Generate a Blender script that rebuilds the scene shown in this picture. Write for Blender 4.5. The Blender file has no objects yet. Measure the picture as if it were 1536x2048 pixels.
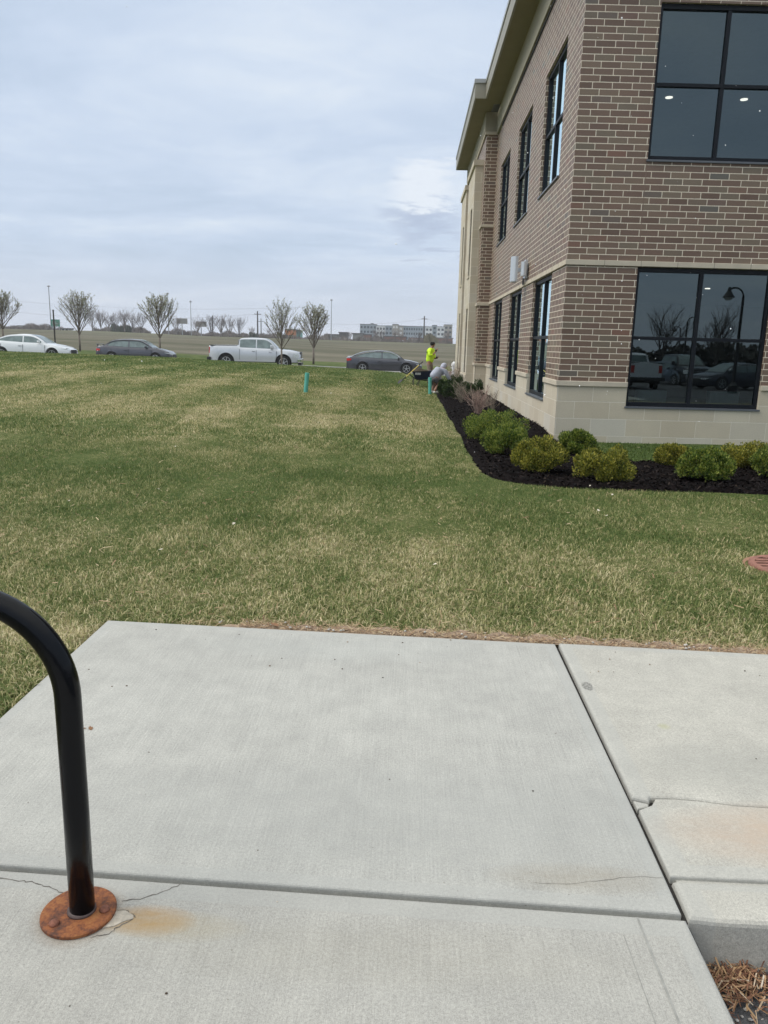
import bpy, bmesh, math, random
import numpy as np
from mathutils import Vector, Matrix
random.seed(7); rng=np.random.default_rng(7)
D=bpy.data; SC=bpy.context.scene; COL=SC.collection
R=math.radians

# ---------------------------------------------------------------- camera
cd=D.cameras.new('camera'); cam=D.objects.new('camera',cd); COL.objects.link(cam); SC.camera=cam
up=np.array([187,7200,-1550.]); up/=np.linalg.norm(up)
yy=np.array([52,332,1550.]); yy-=yy.dot(up)*up; yy/=np.linalg.norm(yy)
xx=np.cross(yy,up); xx=xx if xx[0]>0 else -xx
CM=np.array([xx,yy,up])                     # rows: world axes in (right, up, forward)
cam.matrix_world=Matrix(((CM[0][0],CM[0][1],-CM[0][2],0),(CM[1][0],CM[1][1],-CM[1][2],0),(CM[2][0],CM[2][1],-CM[2][2],1.45),(0,0,0,1)))
cd.sensor_fit='VERTICAL'; cd.sensor_height=36; cd.lens=36*1550/2048; cd.clip_start=.05; cd.clip_end=6000
SC.render.resolution_x=768; SC.render.resolution_y=1024

# ---------------------------------------------------------------- sky, sun, exposure
W=D.worlds.new('World'); SC.world=W; W.use_nodes=True
def nd(nt,typ,**kw):
    n=nt.nodes.new(typ)
    for k,v in kw.items():
        if k.startswith('_'): n.inputs[k[1:].replace('_',' ')].default_value=v
        else: setattr(n,k,v)
    return n
def math_(nt,op,a,b=None,c=None,clamp=False):
    n=nt.nodes.new('ShaderNodeMath'); n.operation=op; n.use_clamp=clamp
    for i,v in enumerate((a,b,c)):
        if v is None: continue
        if isinstance(v,(int,float)): n.inputs[i].default_value=v
        else: nt.links.new(v,n.inputs[i])
    return n.outputs[0]
def ramp(nt,fac,stops):
    n=nt.nodes.new('ShaderNodeValToRGB'); cr=n.color_ramp
    while len(cr.elements)<len(stops): cr.elements.new(.5)
    for e,(p,c) in zip(cr.elements,stops):
        e.position=p; e.color=(*c,1) if len(c)==3 else c
    nt.links.new(fac,n.inputs[0]); return n.outputs[0]
def mixc(nt,fac,a,b,blend='MIX'):
    n=nt.nodes.new('ShaderNodeMix'); n.data_type='RGBA'; n.blend_type=blend
    if isinstance(fac,(int,float)): n.inputs[0].default_value=fac
    else: nt.links.new(fac,n.inputs[0])
    for i,v in ((6,a),(7,b)):
        if isinstance(v,tuple): n.inputs[i].default_value=(*v,1)
        else: nt.links.new(v,n.inputs[i])
    return n.outputs[2]
def noise(nt,vec,scale,detail=3,rough=.55,dist=0,out='Fac'):
    n=nt.nodes.new('ShaderNodeTexNoise'); n.inputs['Scale'].default_value=scale; n.inputs['Detail'].default_value=detail
    n.inputs['Roughness'].default_value=rough; n.inputs['Distortion'].default_value=dist
    if vec is not None: nt.links.new(vec,n.inputs['Vector'])
    return n.outputs[out]
def vmath(nt,op,a,b):
    n=nt.nodes.new('ShaderNodeVectorMath'); n.operation=op
    for i,v in enumerate((a,b)):
        if isinstance(v,tuple): n.inputs[i].default_value=v
        else: nt.links.new(v,n.inputs[i])
    return n.outputs[0]
nt=W.node_tree; nt.nodes.clear()
SUN_EL,SUN_AZ=R(48),R(-100)     # azimuth measured from +Y towards +X : the sun stands to the left
sky=nd(nt,'ShaderNodeTexSky',sky_type='NISHITA',sun_disc=False,sun_elevation=SUN_EL,sun_rotation=SUN_AZ)
skyc=vmath(nt,'MULTIPLY',sky.outputs[0],(.10,.10,.10))
tc=nd(nt,'ShaderNodeTexCoord'); sep=nd(nt,'ShaderNodeSeparateXYZ'); nt.links.new(tc.outputs['Generated'],sep.inputs[0])
dx,dy,dz=sep.outputs
zz=math_(nt,'ADD',math_(nt,'MAXIMUM',dz,0),.12)
cmb=nd(nt,'ShaderNodeCombineXYZ'); nt.links.new(math_(nt,'DIVIDE',dx,zz),cmb.inputs[0]); nt.links.new(math_(nt,'DIVIDE',dy,zz),cmb.inputs[1]); cmb.inputs[2].default_value=1.7
pl=cmb.outputs[0]
sx=vmath(nt,'MULTIPLY',pl,(.8,1.0,1))
n1=noise(nt,sx,.95,8,.56,.5); n2=noise(nt,sx,3.2,6,.6,.3)
m=math_(nt,'ADD',math_(nt,'MULTIPLY',n1,.72),math_(nt,'MULTIPLY',n2,.28))
cl=ramp(nt,m,[(.33,(.52,.63,.78)),(.44,(.57,.68,.84)),(.52,(.63,.735,.895)),(.60,(.71,.805,.94)),(.70,(.83,.90,.98))])
# paler, slightly rosy band at the horizon
hz=math_(nt,'SUBTRACT',1,math_(nt,'MULTIPLY',math_(nt,'ABSOLUTE',dz),9),clamp=True)
cl=mixc(nt,math_(nt,'MULTIPLY',hz,.75),cl,(.76,.79,.88))
# a brighter cumulus low over the field beside the building, with its grey base
def blob(cx,cz,rx,rz):
    az=math_(nt,'DIVIDE',dx,math_(nt,'MAXIMUM',dy,.05))
    w1=math_(nt,'MULTIPLY',math_(nt,'SUBTRACT',n2,.5),.20); w2=math_(nt,'MULTIPLY',math_(nt,'SUBTRACT',n1,.5),.20)
    a=math_(nt,'POWER',math_(nt,'DIVIDE',math_(nt,'ADD',math_(nt,'SUBTRACT',az,cx),w2),rx),2)
    b=math_(nt,'POWER',math_(nt,'DIVIDE',math_(nt,'ADD',math_(nt,'SUBTRACT',dz,cz),w1),rz),2)
    f=math_(nt,'SUBTRACT',1,math_(nt,'ADD',a,b),clamp=True)
    return math_(nt,'MULTIPLY',f,math_(nt,'GREATER_THAN',dy,.05))
cl=mixc(nt,math_(nt,'MULTIPLY',blob(.040,.186,.050,.030),1.2,clamp=True),cl,(.86,.92,1.0))
cl=mixc(nt,math_(nt,'MULTIPLY',blob(.034,.148,.062,.030),1.0,clamp=True),cl,(.50,.585,.75))
# overcast sky is brightest overhead; added warm boost above view offsets its blue light
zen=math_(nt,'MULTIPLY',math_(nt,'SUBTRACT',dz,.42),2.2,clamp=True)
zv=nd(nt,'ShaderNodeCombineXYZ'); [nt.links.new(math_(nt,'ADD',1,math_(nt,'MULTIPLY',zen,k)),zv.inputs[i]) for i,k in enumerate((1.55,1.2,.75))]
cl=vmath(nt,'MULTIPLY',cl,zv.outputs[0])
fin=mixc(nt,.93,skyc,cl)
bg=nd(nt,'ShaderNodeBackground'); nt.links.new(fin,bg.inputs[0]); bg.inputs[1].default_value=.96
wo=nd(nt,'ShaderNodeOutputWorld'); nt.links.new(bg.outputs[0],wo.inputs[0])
ld=D.lights.new('sun','SUN'); ld.energy=2.2; ld.angle=R(35); ld.color=(1,.95,.88)
lo=D.objects.new('sun',ld); COL.objects.link(lo)
sd=Vector((math.sin(SUN_AZ)*math.cos(SUN_EL),math.cos(SUN_AZ)*math.cos(SUN_EL),math.sin(SUN_EL)))
lo.rotation_euler=sd.to_track_quat('Z','Y').to_euler(); lo.location=(0,0,30)
SC.view_settings.view_transform='Standard'; SC.view_settings.look='None'; SC.view_settings.gamma=1; SC.view_settings.exposure=.07
SC.render.engine='CYCLES'

# ---------------------------------------------------------------- materials
MATS={}
def mat(name,build):
    if name in MATS: return MATS[name]
    m=D.materials.new(name); m.use_nodes=True; t=m.node_tree
    b=t.nodes['Principled BSDF']; build(t,b); MATS[name]=m; return m
def P(name,c,rough=.6,metal=0,var=.12,vs=6,bump=0,bs=60,coat=0,spec=.5,emis=None):
    def f(t,b):
        tcn=nd(t,'ShaderNodeTexCoord'); v=tcn.outputs['Object']
        n=noise(t,v,vs,4)
        lo_=tuple(x*(1-var) for x in c); hi=tuple(min(1,x*(1+var)) for x in c)
        t.links.new(ramp(t,n,[(.3,lo_),(.7,hi)]),b.inputs['Base Color'])
        b.inputs['Roughness'].default_value=rough; b.inputs['Metallic'].default_value=metal; b.inputs['Coat Weight'].default_value=coat
        b.inputs['Coat Roughness'].default_value=.06; b.inputs['Specular IOR Level'].default_value=spec
        if emis: b.inputs['Emission Color'].default_value=(*emis[0],1); b.inputs['Emission Strength'].default_value=emis[1]
        if bump:
            bn=nd(t,'ShaderNodeBump'); bn.inputs['Strength'].default_value=bump; bn.inputs['Distance'].default_value=.01
            t.links.new(noise(t,v,bs,5),bn.inputs['Height']); t.links.new(bn.outputs[0],b.inputs['Normal'])
    return mat(name,f)

def masonry(name,bw,bh,shift,mort,cols,mortc,rough=.85,wear=.25,bumpd=.006):
    def f(t,b):
        uv=nd(t,'ShaderNodeUVMap'); s=nd(t,'ShaderNodeSeparateXYZ'); t.links.new(uv.outputs[0],s.inputs[0])
        u,v=s.outputs[0],s.outputs[1]
        vr=math_(t,'DIVIDE',v,bh); row=math_(t,'FLOOR',vr); fv=math_(t,'FRACT',vr)
        par=math_(t,'FLOORED_MODULO',row,2)
        ur=math_(t,'ADD',math_(t,'DIVIDE',u,bw),math_(t,'MULTIPLY',par,shift)); colm=math_(t,'FLOOR',ur); fu=math_(t,'FRACT',ur)
        mx=math_(t,'MULTIPLY',math_(t,'MINIMUM',fu,math_(t,'SUBTRACT',1,fu)),bw)
        my=math_(t,'MULTIPLY',math_(t,'MINIMUM',fv,math_(t,'SUBTRACT',1,fv)),bh)
        d=math_(t,'MINIMUM',mx,my)
        ob=uv.outputs[0]
        wob=math_(t,'MULTIPLY',math_(t,'SUBTRACT',noise(t,ob,38,3),.5),.007)
        d=math_(t,'ADD',d,wob)
        mask=math_(t,'DIVIDE',math_(t,'SUBTRACT',d,mort*.5-.0012),.0024,clamp=True)
        c=nd(t,'ShaderNodeCombineXYZ'); t.links.new(row,c.inputs[1]); t.links.new(colm,c.inputs[0])
        wn=nd(t,'ShaderNodeTexWhiteNoise',noise_dimensions='2D'); t.links.new(c.outputs[0],wn.inputs['Vector'])
        bc=ramp(t,wn.outputs['Value'],cols)
        st=noise(t,ob,1.1,5,.6); st2=noise(t,ob,55,4,.7)
        bc=mixc(t,wear,bc,ramp(t,st2,[(.3,(.25,.25,.25)),(.7,(.9,.9,.9))]),'OVERLAY')
        bc=mixc(t,.12,bc,ramp(t,st,[(.35,(.30,.30,.30)),(.65,(.78,.76,.72))]),'OVERLAY')
        mc=mixc(t,.25,mortc,ramp(t,st2,[(.3,(.3,.3,.3)),(.7,(.8,.8,.8))]),'OVERLAY')
        t.links.new(mixc(t,mask,mc,bc),b.inputs['Base Color'])
        b.inputs['Roughness'].default_value=rough; b.inputs['Specular IOR Level'].default_value=.5 if rough<.6 else .4
        h=math_(t,'ADD',mask,math_(t,'MULTIPLY',st2,.25))
        bn=nd(t,'ShaderNodeBump'); bn.inputs['Strength'].default_value=.8; bn.inputs['Distance'].default_value=bumpd
        t.links.new(h,bn.inputs['Height']); t.links.new(bn.outputs[0],b.inputs['Normal'])
    return mat(name,f)
BRICK=masonry('brown_brick',.318,.1006,.36,.0125,[(0,(.122,.076,.053)),(.25,(.178,.117,.083)),(.5,(.150,.094,.068)),(.75,(.198,.142,.098)),(.88,(.155,.124,.088)),(.95,(.192,.098,.068)),(1,(.110,.114,.096))],(.72,.635,.50),rough=.52,wear=.20)
STONE=masonry('cream_stone_block',.61,.293,.5,.007,[(0,(.49,.435,.335)),(.4,(.53,.48,.385)),(.7,(.475,.415,.315)),(1,(.52,.485,.41))],(.68,.64,.555),wear=.10,bumpd=.002)
TRIM=P('cast_stone',(.51,.455,.36),.85,var=.10,vs=3,bump=.15)
STUC=P('olive_eifs',(.31,.285,.215),.9,var=.05,vs=3,bump=.15,bs=120)
SOFF=P('soffit_panel',(.23,.20,.125),.8,var=.05,vs=2)
FASC=P('fascia_metal',(.27,.255,.205),.5,var=.04,vs=2)
DRIP=P('roof_edge_metal',(.33,.34,.34),.4,var=.04)
DARKJ=P('dark_reveal',(.02,.018,.016),.9)
FRAME=P('dark_aluminium',(.006,.008,.012),.45,var=.1,spec=.22)
SILLM=P('grey_sill_metal',(.10,.11,.125),.4)
WLAMP=P('brushed_aluminium',(.62,.64,.65),.32,metal=.7,var=.04)
ROOMM=P('office_interior',(.10,.095,.085),.9)
DISCM=P('ceiling_light_glow',(1,.95,.85),.5,emis=((1,.93,.8),3.0))
def _glass(t,b):
    o=t.nodes['Material Output']; tr=nd(t,'ShaderNodeBsdfTransparent'); tr.inputs[0].default_value=(.34,.37,.38,1)
    g=nd(t,'ShaderNodeBsdfGlossy'); g.inputs['Roughness'].default_value=.004; g.inputs[0].default_value=(.78,.96,1,1)
    fr=nd(t,'ShaderNodeFresnel'); fr.inputs[0].default_value=2.0
    mx=nd(t,'ShaderNodeMixShader'); t.links.new(fr.outputs[0],mx.inputs[0]); t.links.new(tr.outputs[0],mx.inputs[1]); t.links.new(g.outputs[0],mx.inputs[2])
    t.links.new(mx.outputs[0],o.inputs[0]); t.nodes.remove(b)
GLASS=mat('tinted_glass',_glass)

def lawncolor(t,pos,rand=None,blade=False):
    """green and straw patches that follow the place, shared by the soil sheet and the blades"""
    s=nd(t,'ShaderNodeSeparateXYZ'); t.links.new(pos,s.inputs[0])
    ps=vmath(t,'MULTIPLY',pos,(1,.55,1)); p1=noise(t,ps,.50,5,.65,.6); p2=noise(t,ps,2.6,5,.7,.4); p3=noise(t,pos,13,4,.7)
    # mower tracks running away from the path
    wv=math_(t,'SINE',math_(t,'ADD',math_(t,'MULTIPLY',s.outputs[0],3.3),math_(t,'MULTIPLY',p1,3.0)))
    far=math_(t,'DIVIDE',math_(t,'SUBTRACT',s.outputs[1],9),10,clamp=True)
    st=math_(t,'MULTIPLY',math_(t,'MULTIPLY',wv,far),.040)
    k=math_(t,'ADD',math_(t,'MULTIPLY',p1,.39),math_(t,'MULTIPLY',p2,.34))
    k=math_(t,'ADD',k,math_(t,'MULTIPLY',p3,.28)); k=math_(t,'ADD',k,st)
    # a lusher band a third of the way out and dry turf next to the concrete
    def bump(a,w,amp,axis):
        q=math_(t,'POWER',math_(t,'DIVIDE',math_(t,'SUBTRACT',s.outputs[axis],a),w),2)
        return math_(t,'MULTIPLY',math_(t,'DIVIDE',1,math_(t,'ADD',1,q)),amp)
    k=math_(t,'SUBTRACT',k,bump(8.6,1.5,.10,1)); k=math_(t,'SUBTRACT',k,bump(12.2,.8,.05,1)); k=math_(t,'SUBTRACT',k,bump(6.3,.3,.05,1))
    k=math_(t,'ADD',k,bump(3.65,.14,.16,1)); k=math_(t,'ADD',k,bump(5.6,.5,.05,1)); k=math_(t,'ADD',k,bump(14.8,1.2,.05,1))
    k=math_(t,'SUBTRACT',k,math_(t,'MULTIPLY',math_(t,'DIVIDE',math_(t,'SUBTRACT',s.outputs[1],22),12,clamp=True),.13))
    k=math_(t,'SUBTRACT',k,math_(t,'MULTIPLY',math_(t,'MULTIPLY',math_(t,'GREATER_THAN',s.outputs[0],2.6),math_(t,'GREATER_THAN',s.outputs[1],10)),.22))
    if rand is not None: k=math_(t,'ADD',k,math_(t,'MULTIPLY',math_(t,'SUBTRACT',rand,.5),.34))
    if blade: return ramp(t,k,[(.34,(.078,.125,.030)),(.44,(.135,.185,.050)),(.52,(.26,.27,.100)),(.60,(.52,.455,.24)),(.74,(.72,.64,.42))])
    return ramp(t,k,[(.38,(.088,.125,.036)),(.48,(.15,.17,.062)),(.56,(.26,.235,.12)),(.66,(.40,.34,.21))])
def _lawn(t,b):
    g=nd(t,'ShaderNodeNewGeometry'); c=lawncolor(t,g.outputs['Position'])
    fn=noise(t,g.outputs['Position'],55,5,.75)
    c=mixc(t,.55,c,ramp(t,fn,[(.3,(.18,.18,.18)),(.7,(.82,.82,.8))]),'OVERLAY')
    t.links.new(c,b.inputs['Base Color']); b.inputs['Roughness'].default_value=.95; b.inputs['Specular IOR Level'].default_value=.1
    bn=nd(t,'ShaderNodeBump'); bn.inputs['Strength'].default_value=1; bn.inputs['Distance'].default_value=.05
    t.links.new(noise(t,g.outputs['Position'],30,6,.7),bn.inputs['Height']); t.links.new(bn.outputs[0],b.inputs['Normal'])
LAWN=mat('lawn_soil',_lawn)
def _blade(t,b):
    g=nd(t,'ShaderNodeNewGeometry'); c=lawncolor(t,g.outputs['Position'],g.outputs['Random Per Island'],True)
    t.links.new(c,b.inputs['Base Color']); b.inputs['Roughness'].default_value=.6; b.inputs['Specular IOR Level'].default_value=.25
    tr=nd(t,'ShaderNodeBsdfTranslucent'); t.links.new(c,tr.inputs[0]); mx=nd(t,'ShaderNodeMixShader'); mx.inputs[0].default_value=.3
    t.links.new(b.outputs[0],mx.inputs[1]); t.links.new(tr.outputs[0],mx.inputs[2]); t.links.new(mx.outputs[0],t.nodes['Material Output'].inputs[0])
BLADE=mat('grass_blade',_blade)
def _straw(t,b):
    g=nd(t,'ShaderNodeNewGeometry')
    t.links.new(ramp(t,g.outputs['Random Per Island'],[(0,(.16,.09,.05)),(.4,(.33,.21,.12)),(1,(.50,.40,.25))]),b.inputs['Base Color']); b.inputs['Roughness'].default_value=.8
STRAW=mat('dead_straw',_straw)
def island(name,stops,rough=.7,pn=0,trans=0):
    def f(t,b):
        g=nd(t,'ShaderNodeNewGeometry'); r=g.outputs['Random Per Island']
        if pn:
            tcn=nd(t,'ShaderNodeTexCoord'); r=math_(t,'ADD',math_(t,'MULTIPLY',r,.5),math_(t,'MULTIPLY',noise(t,tcn.outputs['Object'],pn,3),.5))
        c=ramp(t,r,stops); t.links.new(c,b.inputs['Base Color']); b.inputs['Roughness'].default_value=rough; b.inputs['Specular IOR Level'].default_value=.1 if name=='mulch_chip' else .25
        if trans:
            tr=nd(t,'ShaderNodeBsdfTranslucent'); t.links.new(c,tr.inputs[0]); mx=nd(t,'ShaderNodeMixShader'); mx.inputs[0].default_value=trans
            t.links.new(b.outputs[0],mx.inputs[1]); t.links.new(tr.outputs[0],mx.inputs[2]); t.links.new(mx.outputs[0],t.nodes['Material Output'].inputs[0])
    return mat(name,f)
YEW=[island('yew_green',[(.2,(.034,.068,.013)),(.42,(.085,.14,.024)),(.56,(.175,.225,.038)),(.75,(.32,.34,.07))],.5,7,.25),
     island('yew_olive',[(.2,(.045,.066,.014)),(.42,(.13,.15,.025)),(.56,(.26,.255,.04)),(.75,(.43,.38,.07))],.5,7,.25),
     island('boxwood_dark',[(.2,(.015,.030,.010)),(.6,(.045,.075,.022)),(1,(.09,.12,.035))],.5,7,.2)]
MULCH=P('dark_mulch',(.008,.006,.006),.95,var=.6,vs=40,bump=1,bs=60,spec=.05)
CHIP=island('mulch_chip',[(0,(.003,.003,.003)),(.6,(.010,.008,.008)),(.95,(.024,.018,.016)),(1,(.06,.045,.035))],.9)
BARK=P('bark',(.15,.125,.105),.9,var=.3,vs=4)
BARKR=island('dry_twig',[(0,(.22,.15,.125)),(.6,(.36,.26,.22)),(1,(.50,.40,.34))],.9)
BARKG=island('grey_twig',[(0,(.14,.12,.095)),(.6,(.25,.215,.17)),(1,(.40,.34,.27))],.9)
BUD=island('pear_bud',[(0,(.16,.16,.09)),(.5,(.30,.32,.19)),(1,(.55,.55,.44))],.6,0,.3)

def concrete(name,base,band,broom=1.,stain=None,pit=0.):
    """broomed concrete; band=(x0,x1,y0,y1) edges that were trowelled smooth"""
    def f(t,b):
        g=nd(t,'ShaderNodeNewGeometry'); pos=g.outputs['Position']; s=nd(t,'ShaderNodeSeparateXYZ'); t.links.new(pos,s.inputs[0])
        big=noise(t,pos,1.3,5,.6); mid=noise(t,pos,7,5,.65); fine=noise(t,pos,330,3,.8)
        br=noise(t,vmath(t,'MULTIPLY',pos,(160,4,1)),1,3,.6); br2=noise(t,vmath(t,'MULTIPLY',pos,(30,1.2,1)),1,3,.6)
        gr=noise(t,pos,120,4,.8)
        c=mixc(t,.17,base,ramp(t,big,[(.3,(.28,.28,.27)),(.7,(.74,.74,.72))]),'OVERLAY')
        c=mixc(t,.16,c,ramp(t,mid,[(.3,(.25,.25,.25)),(.7,(.8,.8,.78))]),'OVERLAY')
        c=mixc(t,.42,c,ramp(t,fine,[(.3,(.2,.2,.2)),(.7,(.85,.85,.85))]),'OVERLAY')
        c=mixc(t,.34,c,ramp(t,gr,[(.3,(.2,.2,.2)),(.7,(.85,.85,.85))]),'OVERLAY')
        d=None
        for ax,v in ((0,band[0]),(0,band[1]),(1,band[2]),(1,band[3])):
            if v is None: continue
            if isinstance(v,tuple): e=math_(t,'ABSOLUTE',math_(t,'SUBTRACT',math_(t,'SUBTRACT',s.outputs[1],v[0]),math_(t,'MULTIPLY',s.outputs[0],v[1])))
            else: e=math_(t,'ABSOLUTE',math_(t,'SUBTRACT',s.outputs[ax],v))
            d=e if d is None else math_(t,'MINIMUM',d,e)
        if d is not None:
            d=math_(t,'ADD',d,math_(t,'MULTIPLY',math_(t,'SUBTRACT',mid,.5),.006))
            smooth=math_(t,'SUBTRACT',1,math_(t,'DIVIDE',math_(t,'SUBTRACT',d,.047),.006,clamp=True))
        else: smooth=math_(t,'MULTIPLY',fine,0)
        rg=math_(t,'SUBTRACT',1,smooth)
        c=mixc(t,math_(t,'MULTIPLY',rg,.10*broom),c,ramp(t,br,[(.3,(.2,.2,.2)),(.7,(.85,.85,.85))]),'OVERLAY')
        c=mixc(t,math_(t,'MULTIPLY',rg,.035*broom),c,ramp(t,br2,[(.3,(.25,.25,.25)),(.7,(.8,.8,.8))]),'OVERLAY')
        c=mixc(t,math_(t,'MULTIPLY',smooth,.40),c,(.37,.375,.355))
        # scattered dark specks
        vo=nd(t,'ShaderNodeTexVoronoi'); t.links.new(pos,vo.inputs['Vector']); vo.inputs['Scale'].default_value=14; vo.inputs['Randomness'].default_value=1
        sp=math_(t,'MULTIPLY',math_(t,'LESS_THAN',vo.outputs['Distance'],.035),.55); c=mixc(t,sp,c,(.14,.13,.11))
        if stain: 
            for cx,cy,rx,ry,colr,amt in stain:
                q=math_(t,'ADD',math_(t,'POWER',math_(t,'DIVIDE',math_(t,'SUBTRACT',s.outputs[0],cx),rx),2),math_(t,'POWER',math_(t,'DIVIDE',math_(t,'SUBTRACT',s.outputs[1],cy),ry),2))
                q=math_(t,'SUBTRACT',1,q,clamp=True); q=math_(t,'MULTIPLY',q,math_(t,'MULTIPLY',noise(t,vmath(t,'MULTIPLY',pos,(1,2.5,1)),9,5,.7),1.9),clamp=True)
                c=mixc(t,math_(t,'MULTIPLY',q,amt),c,colr)
        t.links.new(c,b.inputs['Base Color']); b.inputs['Roughness'].default_value=.88; b.inputs['Specular IOR Level'].default_value=.3
        h=math_(t,'ADD',math_(t,'MULTIPLY',math_(t,'MULTIPLY',br,rg),.6*broom),math_(t,'ADD',math_(t,'MULTIPLY',fine,.5),math_(t,'MULTIPLY',gr,.5)))
        bn=nd(t,'ShaderNodeBump'); bn.inputs['Strength'].default_value=.75; bn.inputs['Distance'].default_value=.003
        t.links.new(h,bn.inputs['Height']); t.links.new(bn.outputs[0],b.inputs['Normal'])
    return mat(name,f)

# ---------------------------------------------------------------- mesh helpers
class MB:
    def __init__(s): s.v=[]; s.f=[]; s.mi=[]; s.uv=None
    def add(s,vs,fs,m=0):
        n=len(s.v); s.v+= [tuple(v) for v in vs]; s.f+=[tuple(i+n for i in f) for f in fs]; s.mi+=[m]*len(fs); return s
    def box(s,x0,x1,y0,y1,z0,z1,m=0):
        vs=[(x,y,z) for x in (x0,x1) for y in (y0,y1) for z in (z0,z1)]
        return s.add(vs,[(0,1,3,2),(4,6,7,5),(0,4,5,1),(2,3,7,6),(0,2,6,4),(1,5,7,3)],m)
    def bbox(s,x0,x1,y0,y1,z0,z1,b=.004,m=0):
        """box with chamfered edges"""
        bm=bmesh.new(); bmesh.ops.create_cube(bm,size=1)
        for v in bm.verts: v.co=((x0+x1)/2+v.co.x*(x1-x0),(y0+y1)/2+v.co.y*(y1-y0),(z0+z1)/2+v.co.z*(z1-z0))
        bmesh.ops.bevel(bm,geom=bm.edges[:],offset=b,segments=2,affect='EDGES',profile=.6)
        bm.verts.index_update(); s.add([v.co[:] for v in bm.verts],[[v.index for v in f.verts] for f in bm.faces],m); bm.free(); return s
    def obox(s,c,ax,half,m=0):
        """oriented box: centre, three axes, half sizes"""
        c=np.array(c,float); A=[np.array(a,float)/np.linalg.norm(a)*h for a,h in zip(ax,half)]
        vs=[c+i*A[0]+j*A[1]+k*A[2] for i in (-1,1) for j in (-1,1) for k in (-1,1)]
        return s.add(vs,[(0,1,3,2),(4,6,7,5),(0,4,5,1),(2,3,7,6),(0,2,6,4),(1,5,7,3)],m)
    def tube(s,pts,rad,n=8,cap=True,m=0):
        pts=[np.array(p,float) for p in pts]; 
        if not hasattr(rad,'__len__'): rad=[rad]*len(pts)
        vs=[];fs=[]; prev=None
        for i,p in enumerate(pts):
            t=pts[min(i+1,len(pts)-1)]-pts[max(i-1,0)]; t/=np.linalg.norm(t)+1e-12
            if prev is None:
                a=np.array([0,0,1.]) if abs(t[2])<.9 else np.array([1.,0,0])
                u=np.cross(t,a)
            else: u=prev-t*prev.dot(t)
            u/=np.linalg.norm(u)+1e-12; prev=u; w=np.cross(t,u)
            for k in range(n):
                an=2*math.pi*k/n; vs.append(p+rad[i]*(math.cos(an)*u+math.sin(an)*w))
        for i in range(len(pts)-1):
            for k in range(n):
                a=i*n+k;b=i*n+(k+1)%n; fs.append((a,b,b+n,a+n))
        if cap: fs.append(tuple(range(n))[::-1]); fs.append(tuple(range((len(pts)-1)*n,len(pts)*n)))
        return s.add(vs,fs,m)
    def lathe(s,prof,n=24,c=(0,0,0),axis='z',m=0,cap=True):
        """prof: list of (r,h) ; closed at the ends when r=0"""
        vs=[];fs=[]
        for r,h in prof:
            for k in range(n):
                a=2*math.pi*k/n; x,y=r*math.cos(a),r*math.sin(a)
                p={'z':(x,y,h),'y':(x,h,y),'x':(h,x,y)}[axis]; vs.append((c[0]+p[0],c[1]+p[1],c[2]+p[2]))
        for i in range(len(prof)-1):
            for k in range(n):
                a=i*n+k;b=i*n+(k+1)%n; fs.append((a,b,b+n,a+n))
        if cap: fs.append(tuple(range(n))[::-1]); fs.append(tuple(range((len(prof)-1)*n,len(prof)*n)))
        return s.add(vs,fs,m)
    def prism(s,poly,z0,z1,m=0):
        n=len(poly); vs=[(x,y,z0) for x,y in poly]+[(x,y,z1) for x,y in poly]
        return s.add(vs,[tuple(range(n))[::-1],tuple(range(n,2*n))]+[(i,(i+1)%n,(i+1)%n+n,i+n) for i in range(n)],m)
    def build(s,name,mats,parent=None,smooth=False,recalc=True):
        me=D.meshes.new(name); me.from_pydata(s.v,[],s.f)
        for m in (mats if isinstance(mats,(list,tuple)) else [mats]): me.materials.append(m)
        me.polygons.foreach_set('material_index',s.mi)
        if recalc:
            bm=bmesh.new(); bm.from_mesh(me); bmesh.ops.recalc_face_normals(bm,faces=bm.faces); bm.to_mesh(me); bm.free()
        if smooth: me.polygons.foreach_set('use_smooth',[True]*len(me.polygons))
        me.update(); o=D.objects.new(name,me); COL.objects.link(o)
        if parent is not None: o.parent=parent
        return o
def npmesh(name,V,F,m,parent=None,nv=4):
    """V (N,3) F (M,k) arrays"""
    me=D.meshes.new(name); k=F.shape[1]
    me.vertices.add(len(V)); me.vertices.foreach_set('co',V.astype(np.float32).ravel())
    me.loops.add(F.size); me.loops.foreach_set('vertex_index',F.astype(np.int32).ravel())
    me.polygons.add(len(F)); me.polygons.foreach_set('loop_start',np.arange(0,F.size,k,dtype=np.int32)); me.polygons.foreach_set('loop_total',np.full(len(F),k,dtype=np.int32))
    me.materials.append(m); me.update(calc_edges=True)
    o=D.objects.new(name,me); COL.objects.link(o)
    if parent is not None: o.parent=parent
    return o
def empty(name,loc=(0,0,0),rz=0):
    o=D.objects.new(name,None); COL.objects.link(o); o.location=loc; o.rotation_euler=(0,0,rz); o.empty_display_size=.2; return o
def tag(o,label=None,cat=None,group=None,kind=None):
    for k,v in (('label',label),('category',cat),('group',group),('kind',kind)):
        if v: o[k]=v
    return o
def copy_tree(o,parent=None):
    c=o.copy(); COL.objects.link(c)
    if parent is not None: c.parent=parent
    for ch in list(o.children): copy_tree(ch,c)
    return c
def pix(px,py,Y):
    """the world point seen at a photograph pixel, at distance Y along the facade direction"""
    d=CM@np.array([px-768,1024-py,1550.]); return np.array([0,0,1.45])+Y/d[1]*d

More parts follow.
